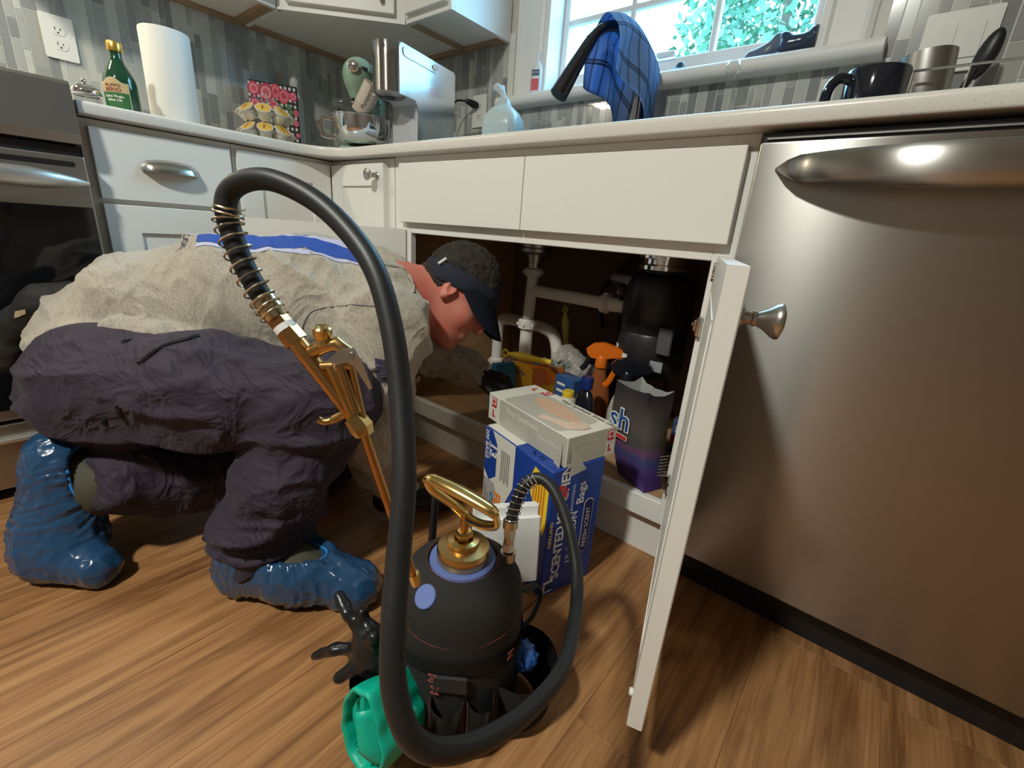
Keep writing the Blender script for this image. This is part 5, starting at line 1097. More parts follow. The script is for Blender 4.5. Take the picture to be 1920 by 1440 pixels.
# outlet with sheathed hose
ot = [LP(1.238, -.474, .262), LP(1.238, -.474, .275), LP(1.236, -.472, .285), LP(1.235, -.470, .318)]
bm = B(); tube(bm, [ot[0], ot[1]], .011, 16); tube(bm, [ot[1], ot[2]], .0085, 6); tube(bm, [ot[2], LP(1.2355, -.471, .298)], .0072, 16); tube(bm, [LP(1.2355, -.471, .298), LP(1.235, -.470, .311)], .0092, 6); tube(bm, [LP(1.235, -.470, .311), LP(1.234, -.469, .322)], .0105, 18)
obj('outlet_fitting', bm, M('nickel_brass', (.55, .46, .33), .28, 1.), sp, True, True)
HP = [(1.154, -.749, .630+.009), (1.150, -.752, .668), (1.152, -.751, .699), (1.157, -.745, .717), (1.180, -.731, .7235), (1.213, -.716, .713), (1.245, -.707, .693), (1.276, -.705, .667), (1.300, -.709, .630), (1.321, -.718, .588), (1.344, -.733, .543), (1.361, -.751, .500), (1.376, -.766, .468), (1.389, -.775, .436), (1.402, -.772, .405), (1.411, -.750, .378), (1.413, -.708, .346), (1.411, -.651, .316), (1.401, -.584, .292), (1.374, -.516, .286), (1.345, -.470, .302), (1.310, -.443, .338), (1.275, -.430, .370), (1.249, -.432, .380), (1.236, -.446, .369), (1.234, -.460, .345), (1.234, -.468, .320)]
HP[0] = (1.176, -.742, .638); HP[1] = (1.163, -.748, .664)
hz = obj('hose', tube(B(), cat_rom([LP(*p) for p in HP], 8), .0079, 20), RUBBER, sp, True, True)
def spring(name, pts, r, wr, turns, mat, parent):
    P_ = cat_rom([LP(*p) for p in pts], 10); L_ = len(P_); out = []
    T = [(P_[min(i+1, L_-1)]-P_[max(i-1, 0)]).normalized() for i in range(L_)]
    u = T[0].orthogonal().normalized(); fr_ = []
    for i in range(L_): u = (u-T[i]*u.dot(T[i])).normalized(); fr_.append((u.copy(), T[i].cross(u)))
    N_ = turns*16
    for k in range(N_+1):
        s = k/N_*(L_-1); i = min(int(s), L_-2); q = s-i; c = P_[i].lerp(P_[i+1], q); a = 2*PI*k/16; out.append(c+fr_[i][0]*math.cos(a)*r+fr_[i][1]*math.sin(a)*r)
    return obj(name, tube(B(), out, wr, 6), mat, parent, True, True)
ZINC = M('zinc_wire', (.66, .60, .46), .25, 1.)
spring('hose_spring', [(1.186, -.7365, .622), HP[0], HP[1], (1.153, -.7505, .690), (1.1535, -.749, .703)], .0105, .00085, 12, ZINC, hz)
spring('hose_spring', [(1.234, -.469, .318), (1.234, -.460, .345), (1.236, -.447, .368), (1.246, -.434, .379)], .0099, .0008, 10, CHROME, hz)
# ---- spray gun
def PT(*a): return [LP(*p) for p in a]
A0, A1, A2, A3, A4, A5 = (1.1765, -.741, .6365), (1.1865, -.7355, .6215), (1.1965, -.7305, .6085), (1.209, -.7235, .5935), (1.243, -.7045, .5435), (1.249, -.7015, .5355)
gun = obj('spray_gun', tube(B(), [LP(*A0).lerp(LP(*A1), k/6) for k in range(7)], [.0088, .0092, .0086, .0098, .0098, .0088, .0082], 18), M('plated_ferrule', (.60, .50, .34), .22, 1.), sp, True, True)
obj('thread_tape', tube(B(), PT((1.1905, -.7335, .6165), (1.1935, -.732, .6125)), .0086, 18), M('white_thread_tape', (.80, .80, .80), .6), gun, True, True)
obj('gun_neck', tube(B(), PT((1.186, -.736, .622), (1.1905, -.7335, .6165)), .0082, 6), COPPER, gun, True); obj('gun_neck', tube(B(), PT((1.1935, -.732, .6125), (1.2005, -.728, .604)), .0092, 6), COPPER, gun, True)
d3 = LP(*A4)-LP(*A3)
obj('gun_grip', tube(B(), [LP(1.2, -.7285, .605).lerp(LP(*A4), k/16) for k in range(17)], [.0078, .0080, .0082, .0082, .0078, .0080, .0074, .0078, .0072, .0076, .0070, .0074, .0069, .0071, .0068, .007, .0075], 14, flat=(1., .85)), COPPER, gun, True, True)
obj('wand_nut', tube(B(), PT((1.241, -.7055, .546), (1.2475, -.7022, .537), (1.250, -.7012, .531)), [.0088, .0098, .0075], 6), BRASSB, gun, True)
obj('wand', tube(B(), PT((1.249, -.7015, .534), (1.256, -.694, .495), (1.2665, -.6835, .440), (1.2735, -.676, .405), (1.277, -.672, .385)), .0039, 12), COPPER, gun, True, True)
obj('wand_tip', tube(B(), PT((1.277, -.672, .387), (1.279, -.670, .374)), [.0058, .0045], 8), BRASSB, gun, True, True)
n_ = (LP(1.232, -.703, .610)-LP(1.211, -.722, .599)).normalized()
obj('valve_body', tube(B(), PT((1.208, -.724, .5945), (1.2185, -.7165, .603), (1.2265, -.709, .6055), (1.233, -.704, .600), (1.236, -.7045, .590)), [.0055, .0062, .006, .0055, .005], 12), BRASS, gun, True, True)
obj('packing_nut', lathe(B(), [(0, -.006), (.0058, -.006), (.0062, -.003), (.0052, .0005), (.0066, .002), (.0072, .006), (.0072, .0095), (.0055, .011), (.003, .0105), (0, .0085)], 20, LP(1.2195, -.7165, .6085), (.05, -.15, 1)), BRASSB, gun, True, True, angle=20)
bm = B(); fr1, fr2 = LP(1.222, -.7155, .576), LP(1.238, -.7045, .588)
for a, b_, r_ in ((LP(1.218, -.718, .586), LP(1.2405, -.7035, .590), .0042), (LP(1.239, -.7045, .590), LP(1.2475, -.701, .546), .0030), (LP(1.226, -.7135, .588), LP(1.2425, -.706, .548), .0062), (LP(1.232, -.710, .589), LP(1.2445, -.705, .551), .0052)): tube(bm, [a, b_], r_, 10)
obj('gun_frame', bm, BRASS, gun, True, True)
lev = [LP(1.2275, -.7135, .594), LP(1.236, -.7065, .6045), LP(1.2445, -.7005, .6055), LP(1.2495, -.699, .598), LP(1.2585, -.6955, .5755), LP(1.2565, -.6965, .5735), LP(1.246, -.7015, .590), LP(1.2405, -.7045, .594), LP(1.2345, -.709, .591)]
c_ = Vector((0, 0, 0)); nl = (lev[1]-lev[0]).cross(lev[4]-lev[0]).normalized()
nl = nl if nl.y < 0 else -nl
bm = B(); a = [bm.verts.new(p+nl*.006) for p in lev]; b_ = [bm.verts.new(p+nl*.0075) for p in lev]; bm.faces.new(a[::-1]); bm.faces.new(b_)
for i in range(len(lev)): j = (i+1) % len(lev); bm.faces.new((a[i], a[j], b_[j], b_[i]))
lvr = obj('trigger_lever', bm, NICKEL, gun, True)
obj('lever_screw', lathe(B(), [(0, .0012), (.0025, .0012), (.0029, 0)], 14, LP(1.243, -.7025, .5995)+nl*.0075, nl), STEELV, lvr, True, True)
obj('plunger', tube(B(), PT((1.2305, -.713, .596), (1.231, -.7125, .584)), .0032, 10), CHROME, gun, True, True)
obj('hang_hook', tube(B(), cat_rom(PT((1.240, -.708, .552), (1.2355, -.7125, .5475), (1.2295, -.7185, .5425), (1.2255, -.7235, .5415), (1.2225, -.7265, .5435)), 5), [.0042]*5+[.0036]*5+[.003]*5+[.0028]*5+[.0032], 10), BRASS, gun, True, True)
# ---- bag pockets, straps (parts of the sprayer bag)
def pocket(name, a0, a1, r0, r1, z0, z1, mat=CANV, sag=.0, parent=None, n=12):
    """outer pocket wrapped on the bag from angle a0 to a1, bulging to r1 at its middle"""
    bm = B(); cols = []
    for i in range(n+1):
        s = i/n; a = a0+(a1-a0)*s; b = math.sin(PI*s)**.6; row = []
        for z_, k in ((z0, .6), (z0+.25*(z1-z0), .95), (z0+.6*(z1-z0), 1.), (z1-sag*b, 1.02)): r_ = r0+(r1-r0)*b*k; row.append(bm.verts.new((r_*math.cos(a), r_*math.sin(a), z_)))
        cols.append(row)
    for a, b_ in zip(cols, cols[1:]):
        for k in range(3): bm.faces.new((a[k], b_[k], b_[k+1], a[k+1]))
    bmesh.ops.solidify(bm, geom=bm.faces[:], thickness=.0025)
    o = obj(name, bm, mat, sp, True, True, angle=60)
    return o
d2 = math.radians
pocket('tool_pocket', d2(-112), d2(-84), .0935, .112, .004, .112, sag=.012); pocket('tool_pocket', d2(-82), d2(-58), .0935, .114, .004, .112, sag=.010)
pocket('side_pocket', d2(-52), d2(20), .092, .150, .004, .105); pocket('side_pocket', d2(-195), d2(-128), .093, .158, .004, .088, sag=.006); pocket('rear_pocket', d2(50), d2(120), .092, .120, .004, .17)
for a0, a1 in ((-112, -84), (-82, -58)):
    for e_ in (a0+1, a1-1): stitches('stitching', [(.0985*math.cos(d2(e_)), .0985*math.sin(d2(e_)), .01+.10*k/8) for k in range(9)], False)
bm = B(); hi_ = []; lo_ = []
for k in range(41):
    a = d2(-205+230*k/40); zz = .150+.012*math.cos(2*(a+d2(95))); r_ = .0945; hi_.append(bm.verts.new((r_*math.cos(a), r_*math.sin(a), zz+.011))); lo_.append(bm.verts.new((r_*math.cos(a), r_*math.sin(a), zz-.011)))
for k in range(40): bm.faces.new((lo_[k], lo_[k+1], hi_[k+1], hi_[k]))
bmesh.ops.solidify(bm, geom=bm.faces[:], thickness=.002); strap = obj('waist_strap', bm, CANV2, sp, True)
bm = B()
for k in range(9):
    a = d2(-112+5*k); pass
box(bm, (-.02, -.002, -.014), (.026, .003, .014), .002); bmesh.ops.transform(bm, matrix=Matrix.Translation((.0965*math.cos(d2(-97)), .0965*math.sin(d2(-97)), .139)) @ Matrix.Rotation(d2(-7), 4, 'Z'), verts=bm.verts[:]); obj('strap_loop', bm, CANV2, strap, True)
for a_, z_ in ((-109, .148), (-107, .128), (-45, .160)):
    bm = B(); c = Vector((.099*math.cos(d2(a_)), .099*math.sin(d2(a_)), z_)); tg = Vector((-math.sin(d2(a_)), math.cos(d2(a_)), 0))
    for s_ in (-1, 1): tube(bm, [c+tg*.005*s_+Z*.005, c-tg*.005*s_-Z*.005], .0007, 4)
    tube(bm, [c+tg*.006+Z*.006, c-tg*.006+Z*.006], .0007, 4); tube(bm, [c+tg*.006-Z*.006, c-tg*.006-Z*.006], .0007, 4); obj('bar_tack', bm, STITCH, strap, True)
obj('carry_strap', tube(B(), cat_rom([(.085, .02, .19), (.10, .035, .17), (.118, .05, .165), (.128, .045, .15), (.112, .02, .13), (.094, .01, .12)], 6), .007, 10, flat=(1, .5)), CANV2, sp, True, True)
# ---- things held in the pockets
def LW(x, y, z): v = (Matrix.Translation((TX, TY, 0)) @ Matrix.Rotation(SA, 4, 'Z')) @ Vector((x, y, z)); return v
ps_ = thing('paper_stack', 'stack of folded white papers tucked behind the sprayer', 'papers', LW(.082, .115, .085), (d2(-6), 0, SA+d2(8)))
for k in range(7):
    dx = random.uniform(-.003, .003); dz = random.uniform(-.003, .004); obj('sheet', bx((-.062+dx, .0032*k, .02+dz), (.052+dx, .0032*k+.0026, .165+dz-(.0 if k > 2 else .018)), .0004), PAPER, ps_, local=True)
mk = thing('marker_pen', 'black marker pen behind the paper stack', 'pen', LW(-.05, .155, .10)); obj('barrel', tube(B(), [LW(-.06, .150, .10), LW(-.052, .152, .262), LW(-.046, .154, .278)], [.007, .007, .008], 12), BLACK, mk, smooth=True)
f = Field((-.03, -.03, -.03), (.03, .03, .04), .003); f.ell((0, 0, 0), (.022, .017, .024)); pb = thing('blue_plastic_wad', 'crumpled blue shoe cover in the side pocket of the sprayer bag', 'plastic', LW(.098, -.022, .10))
BLUEP = M('blue_film', (.03, .12, .42), .2, coat=.3)
fobj('film', f, BLUEP, pb, disp=lambda V, N: .008*(vnoise(V*170, 8)-.5)+.004*(vnoise(V*300, 18)-.5), rel=0, local=True)
# green rubber glove: rolled cuff with its folded mouth turned to the room, loose flap to the right
GC = LP(1.193, -.676, .098); gax = Vector((-.62, -.76, .12)).normalized()
gg = thing('green_glove', 'green rubber glove rolled up in the left pocket of the sprayer bag', 'glove', (Matrix.Translation((TX, TY, 0)) @ Matrix.Rotation(SA, 4, 'Z')) @ GC, (0, 0, SA))
GRB = M('green_rubber', (.0, .40, .27), .42)
gu = Vector((0, 0, 1)); gu = (gu-gax*gu.dot(gax)).normalized(); gv = gax.cross(gu)
NC = 72
def gpt(a, r, d): return gax*d+gu*math.cos(a)*r*1.32*(1+.10*math.sin(a*2+.5))+gv*math.sin(a)*r*.92*(1+.08*math.sin(a*3+1))
def wob(a, s): return 1+.05*math.sin(4*a+1+2*s)+.03*math.sin(9*a+3*s)
bm = B(); rows = []
for s, r_, d in [(i/14, .034+.010*math.sin(PI*.6*i/14), -.070+.080*i/14) for i in range(15)]: rows.append([bm.verts.new(gpt(2*PI*k/NC, r_*wob(2*PI*k/NC, s), d)+Vector((0, 0, -.018*(1-s)))) for k in range(NC)])
for s, r_, d in [(1, .0415, .0115), (1, .0395, .0108), (1, .0375, .006), (1, .036, -.012), (1, .033, -.03), (1, .026, -.045), (1, .012, -.05)]: rows.append([bm.verts.new(gpt(2*PI*k/NC, r_*wob(2*PI*k/NC, s), d)) for k in range(NC)])
for a, b_ in zip(rows, rows[1:]):
    for k in range(NC): bm.faces.new((a[k], a[(k+1) % NC], b_[(k+1) % NC], b_[k]))
bm.faces.new(rows[0]); bm.faces.new(rows[-1]); obj('cuff', bm, GRB, gg, True, True, angle=180)
for c0, wd, ln, tw in ((-.012, .013, .040, .5), (.006, .012, .036, -.7), (.017, .010, .030, .2), (-.022, .009, .030, -.3)):
    bm = B(); g = []
    for i in range(13):
        t_ = -1+2*i/12; row = []
        for k in range(7):
            q = -1+2*k/6; w_ = wd*(1-t_*t_)**.6; row.append(bm.verts.new(gu*(t_*ln*1.15)+gv*(c0+w_*q*.55+.006*math.sin(t_*3+tw))+gax*(.004-.020*abs(q)**1.5-.006*t_*t_+tw*.006*q)))
        g.append(row)
    for a, b_ in zip(g, g[1:]):
        for k in range(6): bm.faces.new((a[k], a[k+1], b_[k+1], b_[k]))
    bmesh.ops.remove_doubles(bm, verts=bm.verts[:], dist=.0001); bmesh.ops.solidify(bm, geom=bm.faces[:], thickness=.0015); obj('inner_fold', bm, GRB, gg, True, True, angle=180)
bm = B(); vv = [bm.verts.new(p) for p in ((-.01, -.01, .046), (.062, -.002, .040), (.052, -.020, .0), (.020, -.028, -.022), (-.005, -.03, .0))]; bm.faces.new((vv[0], vv[1], vv[2], vv[4])); bm.faces.new((vv[4], vv[2], vv[3]))
bmesh.ops.subdivide_edges(bm, edges=bm.edges[:], cuts=4, use_grid_fill=True)
for v in bm.verts: v.co += Vector((0, -1, .1))*.004*math.sin(v.co.x*120+v.co.z*50)
bmesh.ops.solidify(bm, geom=bm.faces[:], thickness=.002); obj('flap', bm, GRB, gg, True, True, angle=180)
# pair of black work gloves sticking out
bgv = thing('black_gloves', 'black rubber gloves sticking out of the left pocket of the sprayer bag', 'gloves', LW(-.125, -.02, .11))
f = Field((-.10, -.07, -.06), (.08, .06, .09), .004)
f.ell((0, 0, .0), (.035, .028, .045)).cap((.0, 0, .01), (-.045, -.01, .045), .010, .009, .01).cap((-.045, -.01, .045), (-.068, -.008, .057), .009, .0095, .006)
f.cap((-.015, -.005, -.005), (-.05, -.03, -.012), .010, .0085, .01).cap((-.05, -.03, -.012), (-.082, -.045, -.038), .0085, .0075, .006).cap((-.01, 0, .02), (-.022, .0, .055), .009, .008, .01).cap((.0, -.02, -.01), (-.02, -.045, -.03), .010, .008, .01).cap((.01, 0, .02), (.02, -.01, .05), .012, .010, .01)
fobj('glove_body', f, M('black_nitrile', (.010, .010, .011), .3), bgv, disp=lambda V, N: .0035*(vnoise(V*95, 6)-.5), local=True)

# ================================================================== PERSON crouching at the open cabinet
from mathutils.bvhtree import BVHTree
per = thing('person', 'person in grey shirt, navy trousers and blue shoe covers crouching at the open cabinet', 'person', (.60, -.55, 0))
SKINM = M('reddened_skin', (.50, .20, .145), .5, sss=.25, var=(22, (.58, .15, .11), None, .35, .65)); SHIRT = M('heather_grey_jersey', (.41, .365, .30), .9, var=(330, (.29, .255, .21), (1, 1, .5), .35, .6), bump=(420, .25, None, .001), sheen=.3, folds=(4.5, .55, .012, (.5, .3, .75), (.55, 2.6, 1.6)))
TROU = M('dark_navy_trousers', (.0245, .0145, .031), .75, bump=(500, .2, None, .001), sheen=.05, folds=(6., .7, .012, (.2, .55, .6), (.7, 3.0, 2.4)), var=(6, (.019, .0115, .026), None, .4, .6))
HAIR = M('dark_cropped_hair', (.030, .021, .016), .8, bump=(260, .9, (1, 1, 1), .004), var=(60, (.012, .009, .008), None, .4, .62)); NAVY = M('navy_cap_cloth', (.008, .012, .026), .8, bump=(600, .3, None, .001)); OLIVE = M('olive_boot', (.060, .055, .035), .75); GLV = M('black_work_glove', (.010, .010, .011), .6)
COVER = M('blue_shoe_cover_film', (.017, .062, .145), .20, coat=.5); ELAST = M('blue_elastic', (.03, .25, .68), .45)
def ridge(n): return (1-np.abs(2*n-1))**2
def axmat(d, along, across):
    """scaling matrix: frequency `along` direction d, `across` otherwise"""
    d = np.array(d, float); d /= np.linalg.norm(d); return across*np.eye(3)+(along-across)*np.outer(d, d)
# --- body (one continuous skin surface)
Hc = Vector((.748, -.112, .553)); Hr = Vector((.584, -.739, .317)); Hf = Vector((.692, .258, -.674)); Hu = Vector((.418, .614, .660))
Hf = (Hf-Hu.normalized()*Hf.dot(Hu.normalized())).normalized(); Hu.normalize(); Hr = Hf.cross(Hu).normalized()
HR = np.array([Hr, Hf, Hu])
def H(x, y, z): return tuple(Hc+Hr*x+Hf*y+Hu*z)
NB = (.645, -.245, .530)
SHR, ELR, WRR = (.765, -.335, .490), (.785, -.400, .285), (.752, -.312, .085)
SHL, ELL, WRL = (.545, -.175, .480), (.592, -.172, .405), (.702, -.016, .325)
fb_ = Field((.10, -.92, .0), (.92, .10, .72), .0055)
fb_.ell(H(0, -.012, .025), (.074, .093, .086), HR, 0); fb_.ell(H(0, .032, -.03), (.060, .060, .085), HR, .03)
fb_.cap(H(0, .055, -.085), H(0, .015, -.075), .034, .048, .03); fb_.cap(H(0, .078, -.102), H(0, .07, -.098), .017, .02, .02)
fb_.cap(H(0, .092, .004), H(0, .105, -.026), .009, .012, .012); fb_.cap(H(-.032, .078, .022), H(.032, .078, .022), .013, .013, .015)
for sgn in (-1, 1):
    fb_.ell(H(sgn*.036, .058, -.028), (.025, .025, .028), HR, .02); fb_.ell(H(sgn*.031, .101, .006), (.012, .010, .008), HR, -.008)
fb_.cap(H(-.017, .090, -.060), H(.017, .090, -.060), .0075, .0075, .008); fb_.cap(H(-.015, .090, -.070), H(.015, .090, -.070), .007, .007, .006)
fb_.cap(H(0, -.035, -.045), NB, .056, .068, .03)
fb_.cap(NB, (.52, -.36, .50), .085, .125, .06); fb_.cap((.52, -.36, .50), (.34, -.59, .46), .12, .08, .06); fb_.cap((.34, -.59, .46), (.37, -.68, .39), .08, .07, .05)
for a, b_, c in ((SHR, ELR, WRR), (SHL, ELL, WRL)): fb_.cap(NB, a, .06, .055, .05); fb_.cap(a, b_, .048, .040, .03); fb_.cap(b_, c, .040, .028, .02)
HIPR, KNR, ANR = (.44, -.735, .365), (.785, -.485, .370), (.752, -.622, .10)
HIPL, KNL, ANL = (.33, -.64, .35), (.50, -.365, .085), (.452, -.770, .165)
for a, b_, c in ((HIPR, KNR, ANR), (HIPL, KNL, ANL)): fb_.cap((.36, -.69, .39), a, .07, .06, .04); fb_.cap(a, b_, .06, .048, .04); fb_.cap(b_, c, .05, .035, .03)
body = fobj('body', fb_, SKINM, per, rel=1)
# ears (finer surface), eyes
for sgn in (-1, 1):
    f = Field(np.array(H(sgn*.072, -.005, -.012))-.055, np.array(H(sgn*.072, -.005, -.012))+.055, .0022)
    tl = np.array([Hr*sgn*.90-Hf*.42, Hf*.90+Hr*sgn*.42, Hu]); tl = tl/np.linalg.norm(tl, axis=1)[:, None]
    f.ell(H(sgn*.075, -.004, -.008), (.0075, .0195, .031), tl, 0); f.ell(H(sgn*.083, .003, -.004), (.007, .0115, .019), tl, -.006); f.cap(H(sgn*.072, .002, -.032), H(sgn*.074, .0, -.038), .008, .007, .008); f.cap(H(sgn*.079, .010, -.010), H(sgn*.078, .011, -.017), .0045, .004, .004)
    fobj('ear', f, SKINM, body, rel=1)
    o = obj('eye', lathe(B(), [(0, -.011), (.008, -.008), (.011, 0), (.008, .008), (0, .011)], 14, H(sgn*.029, .078, .006), Hf), M('eye_white', (.7, .68, .64), .2), body, smooth=True)
# hair: crown and nape
f = Field(np.array(Hc)-.15, np.array(Hc)+.15, .004); f.ell(H(0, -.012, .027), (.079, .098, .092), HR, 0)
f.plane(H(0, .0, .006), tuple(Hf*.30-Hu*.95))
HD = lambda V, N: .005*(vnoise(V*190, 31)-.5)+.004*(vnoise(V*330, 33)-.5)+.003*(vnoise(V*75, 35)-.5)
f2 = Field(np.array(Hc)-.17, np.array(Hc)+.17, .004); f2.ell(H(0, -.0135, .024), (.0765, .096, .090), HR, 0); f2.cap(H(0, -.045, -.040), H(0, -.058, -.085), .0635, .063, .02); f2.plane(H(0, -.022, -.03), tuple(Hf*.93-Hu*.37)); f2.plane(H(0, -.05, -.088), tuple(-Hu)); fobj('hair', f2, HAIR, body, disp=lambda V, N: .003*(vnoise(V*300, 31)-.5), rel=0)
fobj('hair', f, HAIR, body, disp=lambda V, N: .005*(vnoise(V*190, 31)-.5)+.004*(vnoise(V*330, 33)-.5)+.003*(vnoise(V*75, 35)-.5), rel=0)
# visor cap: band and curved brim, strap clip
bn = (Hu*.93-Hf*.36).normalized(); bc = Vector(H(0, -.004, .006))
f = Field(np.array(Hc)-.16, np.array(Hc)+.16, .004); f.ell(H(0, -.012, .025), (.0835, .1025, .096), HR, 0); f.plane(tuple(bc+bn*.030), tuple(bn)); f.plane(tuple(bc-bn*.014), tuple(-bn)); f.ell(H(0, -.012, .025), (.076, .095, .088), HR, -.004)
cap_ = fobj('visor_cap', f, NAVY, per, rel=1)
bm = B(); rows = []
bd = (Hf*.86-Hu*.50).normalized()
for i in range(17):
    a = -1+2*i/16; th = a*1.25; root = Vector(H(.082*math.sin(th), -.012+.100*math.cos(th), .043-.012*(1-math.cos(th)))); row = []
    for k in range(6): row.append(root+bd*(.084*(k/5)*max(0., 1-abs(a)**7))-Hu*(.030*a*a*(k/5)))
    rows.append([bm.verts.new(p) for p in row])
for a, b_ in zip(rows, rows[1:]):
    for k in range(5): bm.faces.new((a[k], a[k+1], b_[k+1], b_[k]))
bmesh.ops.solidify(bm, geom=bm.faces[:], thickness=.004); obj('brim', bm, NAVY, cap_, smooth=True)
obj('strap_clip', tube(B(), [H(.076, -.062, .002), H(.0745, -.060, .024)], .0035, 8), M('clip_white', (.7, .7, .7), .3), cap_, smooth=True)
# --- shirt
fs = Field((.06, -.96, .0), (.96, .14, .76), .0055)
fs.cap((.635, -.265, .515), (.53, -.355, .500), .108, .142, .06); fs.cap((.53, -.355, .500), (.40, -.50, .487), .142, .145, .06); fs.cap((.40, -.50, .487), (.285, -.645, .450), .145, .128, .06); fs.cap((.285, -.645, .450), (.265, -.690, .425), .128, .108, .05)
for a, b_, c, r_ in ((SHR, ELR, WRR, .070), (SHL, ELL, WRL, .066)):
    fs.cap((.60, -.29, .50), a, .11, r_+.012, .06); fs.cap(a, b_, r_+.01, r_-.008, .04); fs.cap(b_, c, r_-.008, .043, .03)
hem = [(.232, -.762, .478), (.258, -.790, .446), (.298, -.800, .424), (.35, -.768, .432), (.435, -.700, .442), (.515, -.622, .440)]
for a, b_ in zip(hem, hem[1:]): fs.cap(a, b_, .024, .024, .025)
hem2 = [(.245, -.776, .462), (.262, -.790, .435), (.305, -.785, .428), (.355, -.760, .440), (.42, -.708, .458), (.50, -.648, .458), (.555, -.598, .452)]
for k, (a, b_) in enumerate(zip(hem2, hem2[1:])): fs.cap(a, b_, .026-.002*k, .024-.002*k, .02)
fs.ell((.258, -.788, .438), (.036, .032, .036), None, .02)
fs.cap(H(0, -.03, -.05), (.665, -.225, .535), .062, .070, -.012)   # neck hole
AX1 = axmat((.62, .55, -.56), 4, 17); AX2 = axmat((.2, .3, -.93), 6, 34)
def shirt_disp(V, N):
    n1 = ridge(vnoise(V@AX1, 41)); n2 = ridge(vnoise(V@AX2, 43)); arm = ((V[:, 1] > -.42) & (V[:, 2] < .44)).astype(float)
    n3 = ridge(vnoise(V*np.array([26, 26, 55]), 47))
    return .019*(n1-.35)+.006*(n2-.35)+arm*.012*(n3-.4)
shirt = fobj('shirt', fs, SHIRT, per, disp=shirt_disp, rel=1)
# --- trousers
ft = Field((.06, -1.0, .0), (.98, -.22, .62), .0055)
ft.ell((.345, -.705, .345), (.128, .128, .112), None, 0); ft.ell((.330, -.745, .318), (.118, .108, .110), None, .05); ft.cap((.34, -.675, .365), (.315, -.645, .385), .108, .102, .05)
ft.cap((.40, -.745, .340), (.60, -.620, .362), .112, .100, .06); ft.cap((.60, -.620, .362), KNR, .100, .083, .05); ft.ell((.775, -.495, .362), (.08, .08, .085), None, .04)
ft.cap(KNR, (.755, -.575, .21), .084, .076, .03); ft.cap((.755, -.575, .21), (.748, -.617, .105), .076, .070, .02); ft.ell((.742, -.612, .155), (.085, .080, .03), None, .03); ft.ell((.748, -.615, .105), (.076, .074, .03), None, .02)
ft.cap((.33, -.655, .34), (.42, -.45, .16), .105, .09, .06); ft.cap((.42, -.45, .16), KNL, .09, .082, .05); ft.cap(KNL, (.485, -.56, .125), .082, .076, .03); ft.cap((.485, -.56, .125), (.468, -.745, .165), .074, .076, .03)
ft.plane((0, 0, .002), (0, 0, -1)); ft.plane((.75, -.62, .062), (.25, .1, -1)) if False else None
BX1 = axmat((.78, .55, .1), 4.5, 19); BX2 = axmat((.75, .2, .62), 5, 30)
def tr_disp(V, N):
    n1 = ridge(vnoise(V@BX1, 51)); n2 = ridge(vnoise(V@BX2, 53)); lo_ = np.clip((.24-V[:, 2])/.08, 0, 1)*(V[:, 0] > .66)
    n3 = ridge(vnoise(V*np.array([12, 12, 42]), 57)); return .017*(n1-.35)+.005*(n2-.35)+.014*lo_*(n3-.4)
trou = fobj('trousers', ft, TROU, per, disp=tr_disp, rel=1)
def bvh(o):
    me = o.data; n = len(me.vertices); co = np.zeros(n*3, np.float32); me.vertices.foreach_get('co', co); return BVHTree.FromPolygons([Vector(c) for c in co.reshape(-1, 3)], [tuple(p.vertices) for p in me.polygons])
BS, BT = bvh(shirt), bvh(trou)
def snap(t, p, off=.001, dr=None):
    """put p on the cloth surface, coming from the outside along -dr"""
    if dr is not None:
        dr = Vector(dr).normalized(); h_ = t.ray_cast(Vector(p)+dr*.12, -dr, .25)
        if h_[0]: return h_[0]+dr*off
    c, n, i, d = t.find_nearest(Vector(p)); return c+n*off
def patch(name, t, edge_a, edge_b, mat, parent, n=24, m_=4, off=.0012, dr=None):
    A_ = cat_rom(edge_a, 8); Bq = cat_rom(edge_b, 8); bm = B(); g = []
    for i in range(n+1):
        s = i/n; a = A_[min(int(s*(len(A_)-1)), len(A_)-1)]; b_ = Bq[min(int(s*(len(Bq)-1)), len(Bq)-1)]; g.append([bm.verts.new(snap(t, a.lerp(b_, k/m_), off, dr)) for k in range(m_+1)])
    for i in range(n):
        for k in range(m_): bm.faces.new((g[i][k], g[i+1][k], g[i+1][k+1], g[i][k+1]))
    return obj(name, bm, mat, parent, smooth=True, angle=180)
def seam(name, t, pts, r, mat, parent, off=.0004, dr=(.78, -.45, .25)): return obj(name, tube(B(), [snap(t, p, off, dr) for p in cat_rom(pts, 8)], r, 6), mat, parent, smooth=True)
BLUEPR = M('shirt_print_blue', (.02, .07, .34), .7); LILAC = M('shirt_print_outline', (.46, .46, .62), .8); NAVYPR = M('shirt_print_navy', (.03, .03, .10), .7); SEAMM = M('seam_grey', (.12, .12, .12), .8)
SL = [(.425, -.545, .592), (.482, -.497, .602), (.562, -.427, .610), (.641, -.359, .618), (.70, -.313, .61)]; SU = [(.392, -.518, .622), (.45, -.47, .632), (.525, -.408, .640), (.609, -.338, .645), (.668, -.292, .635)]
BDIR = (.42, -.40, .81)
up1 = [tuple(Vector(a)+(Vector(a)-Vector(b_)).normalized()*.012) for a, b_ in zip(SL, SU)]; up2_ = [tuple(Vector(b_)+(Vector(b_)-Vector(a)).normalized()*.03) for a, b_ in zip(SL, SU)]
patch('back_print_outline', BS, up1, up2_, LILAC, shirt, 90, 14, .0014, BDIR); patch('back_print_bar', BS, SL, SU, BLUEPR, shirt, 90, 10, .0026, BDIR)
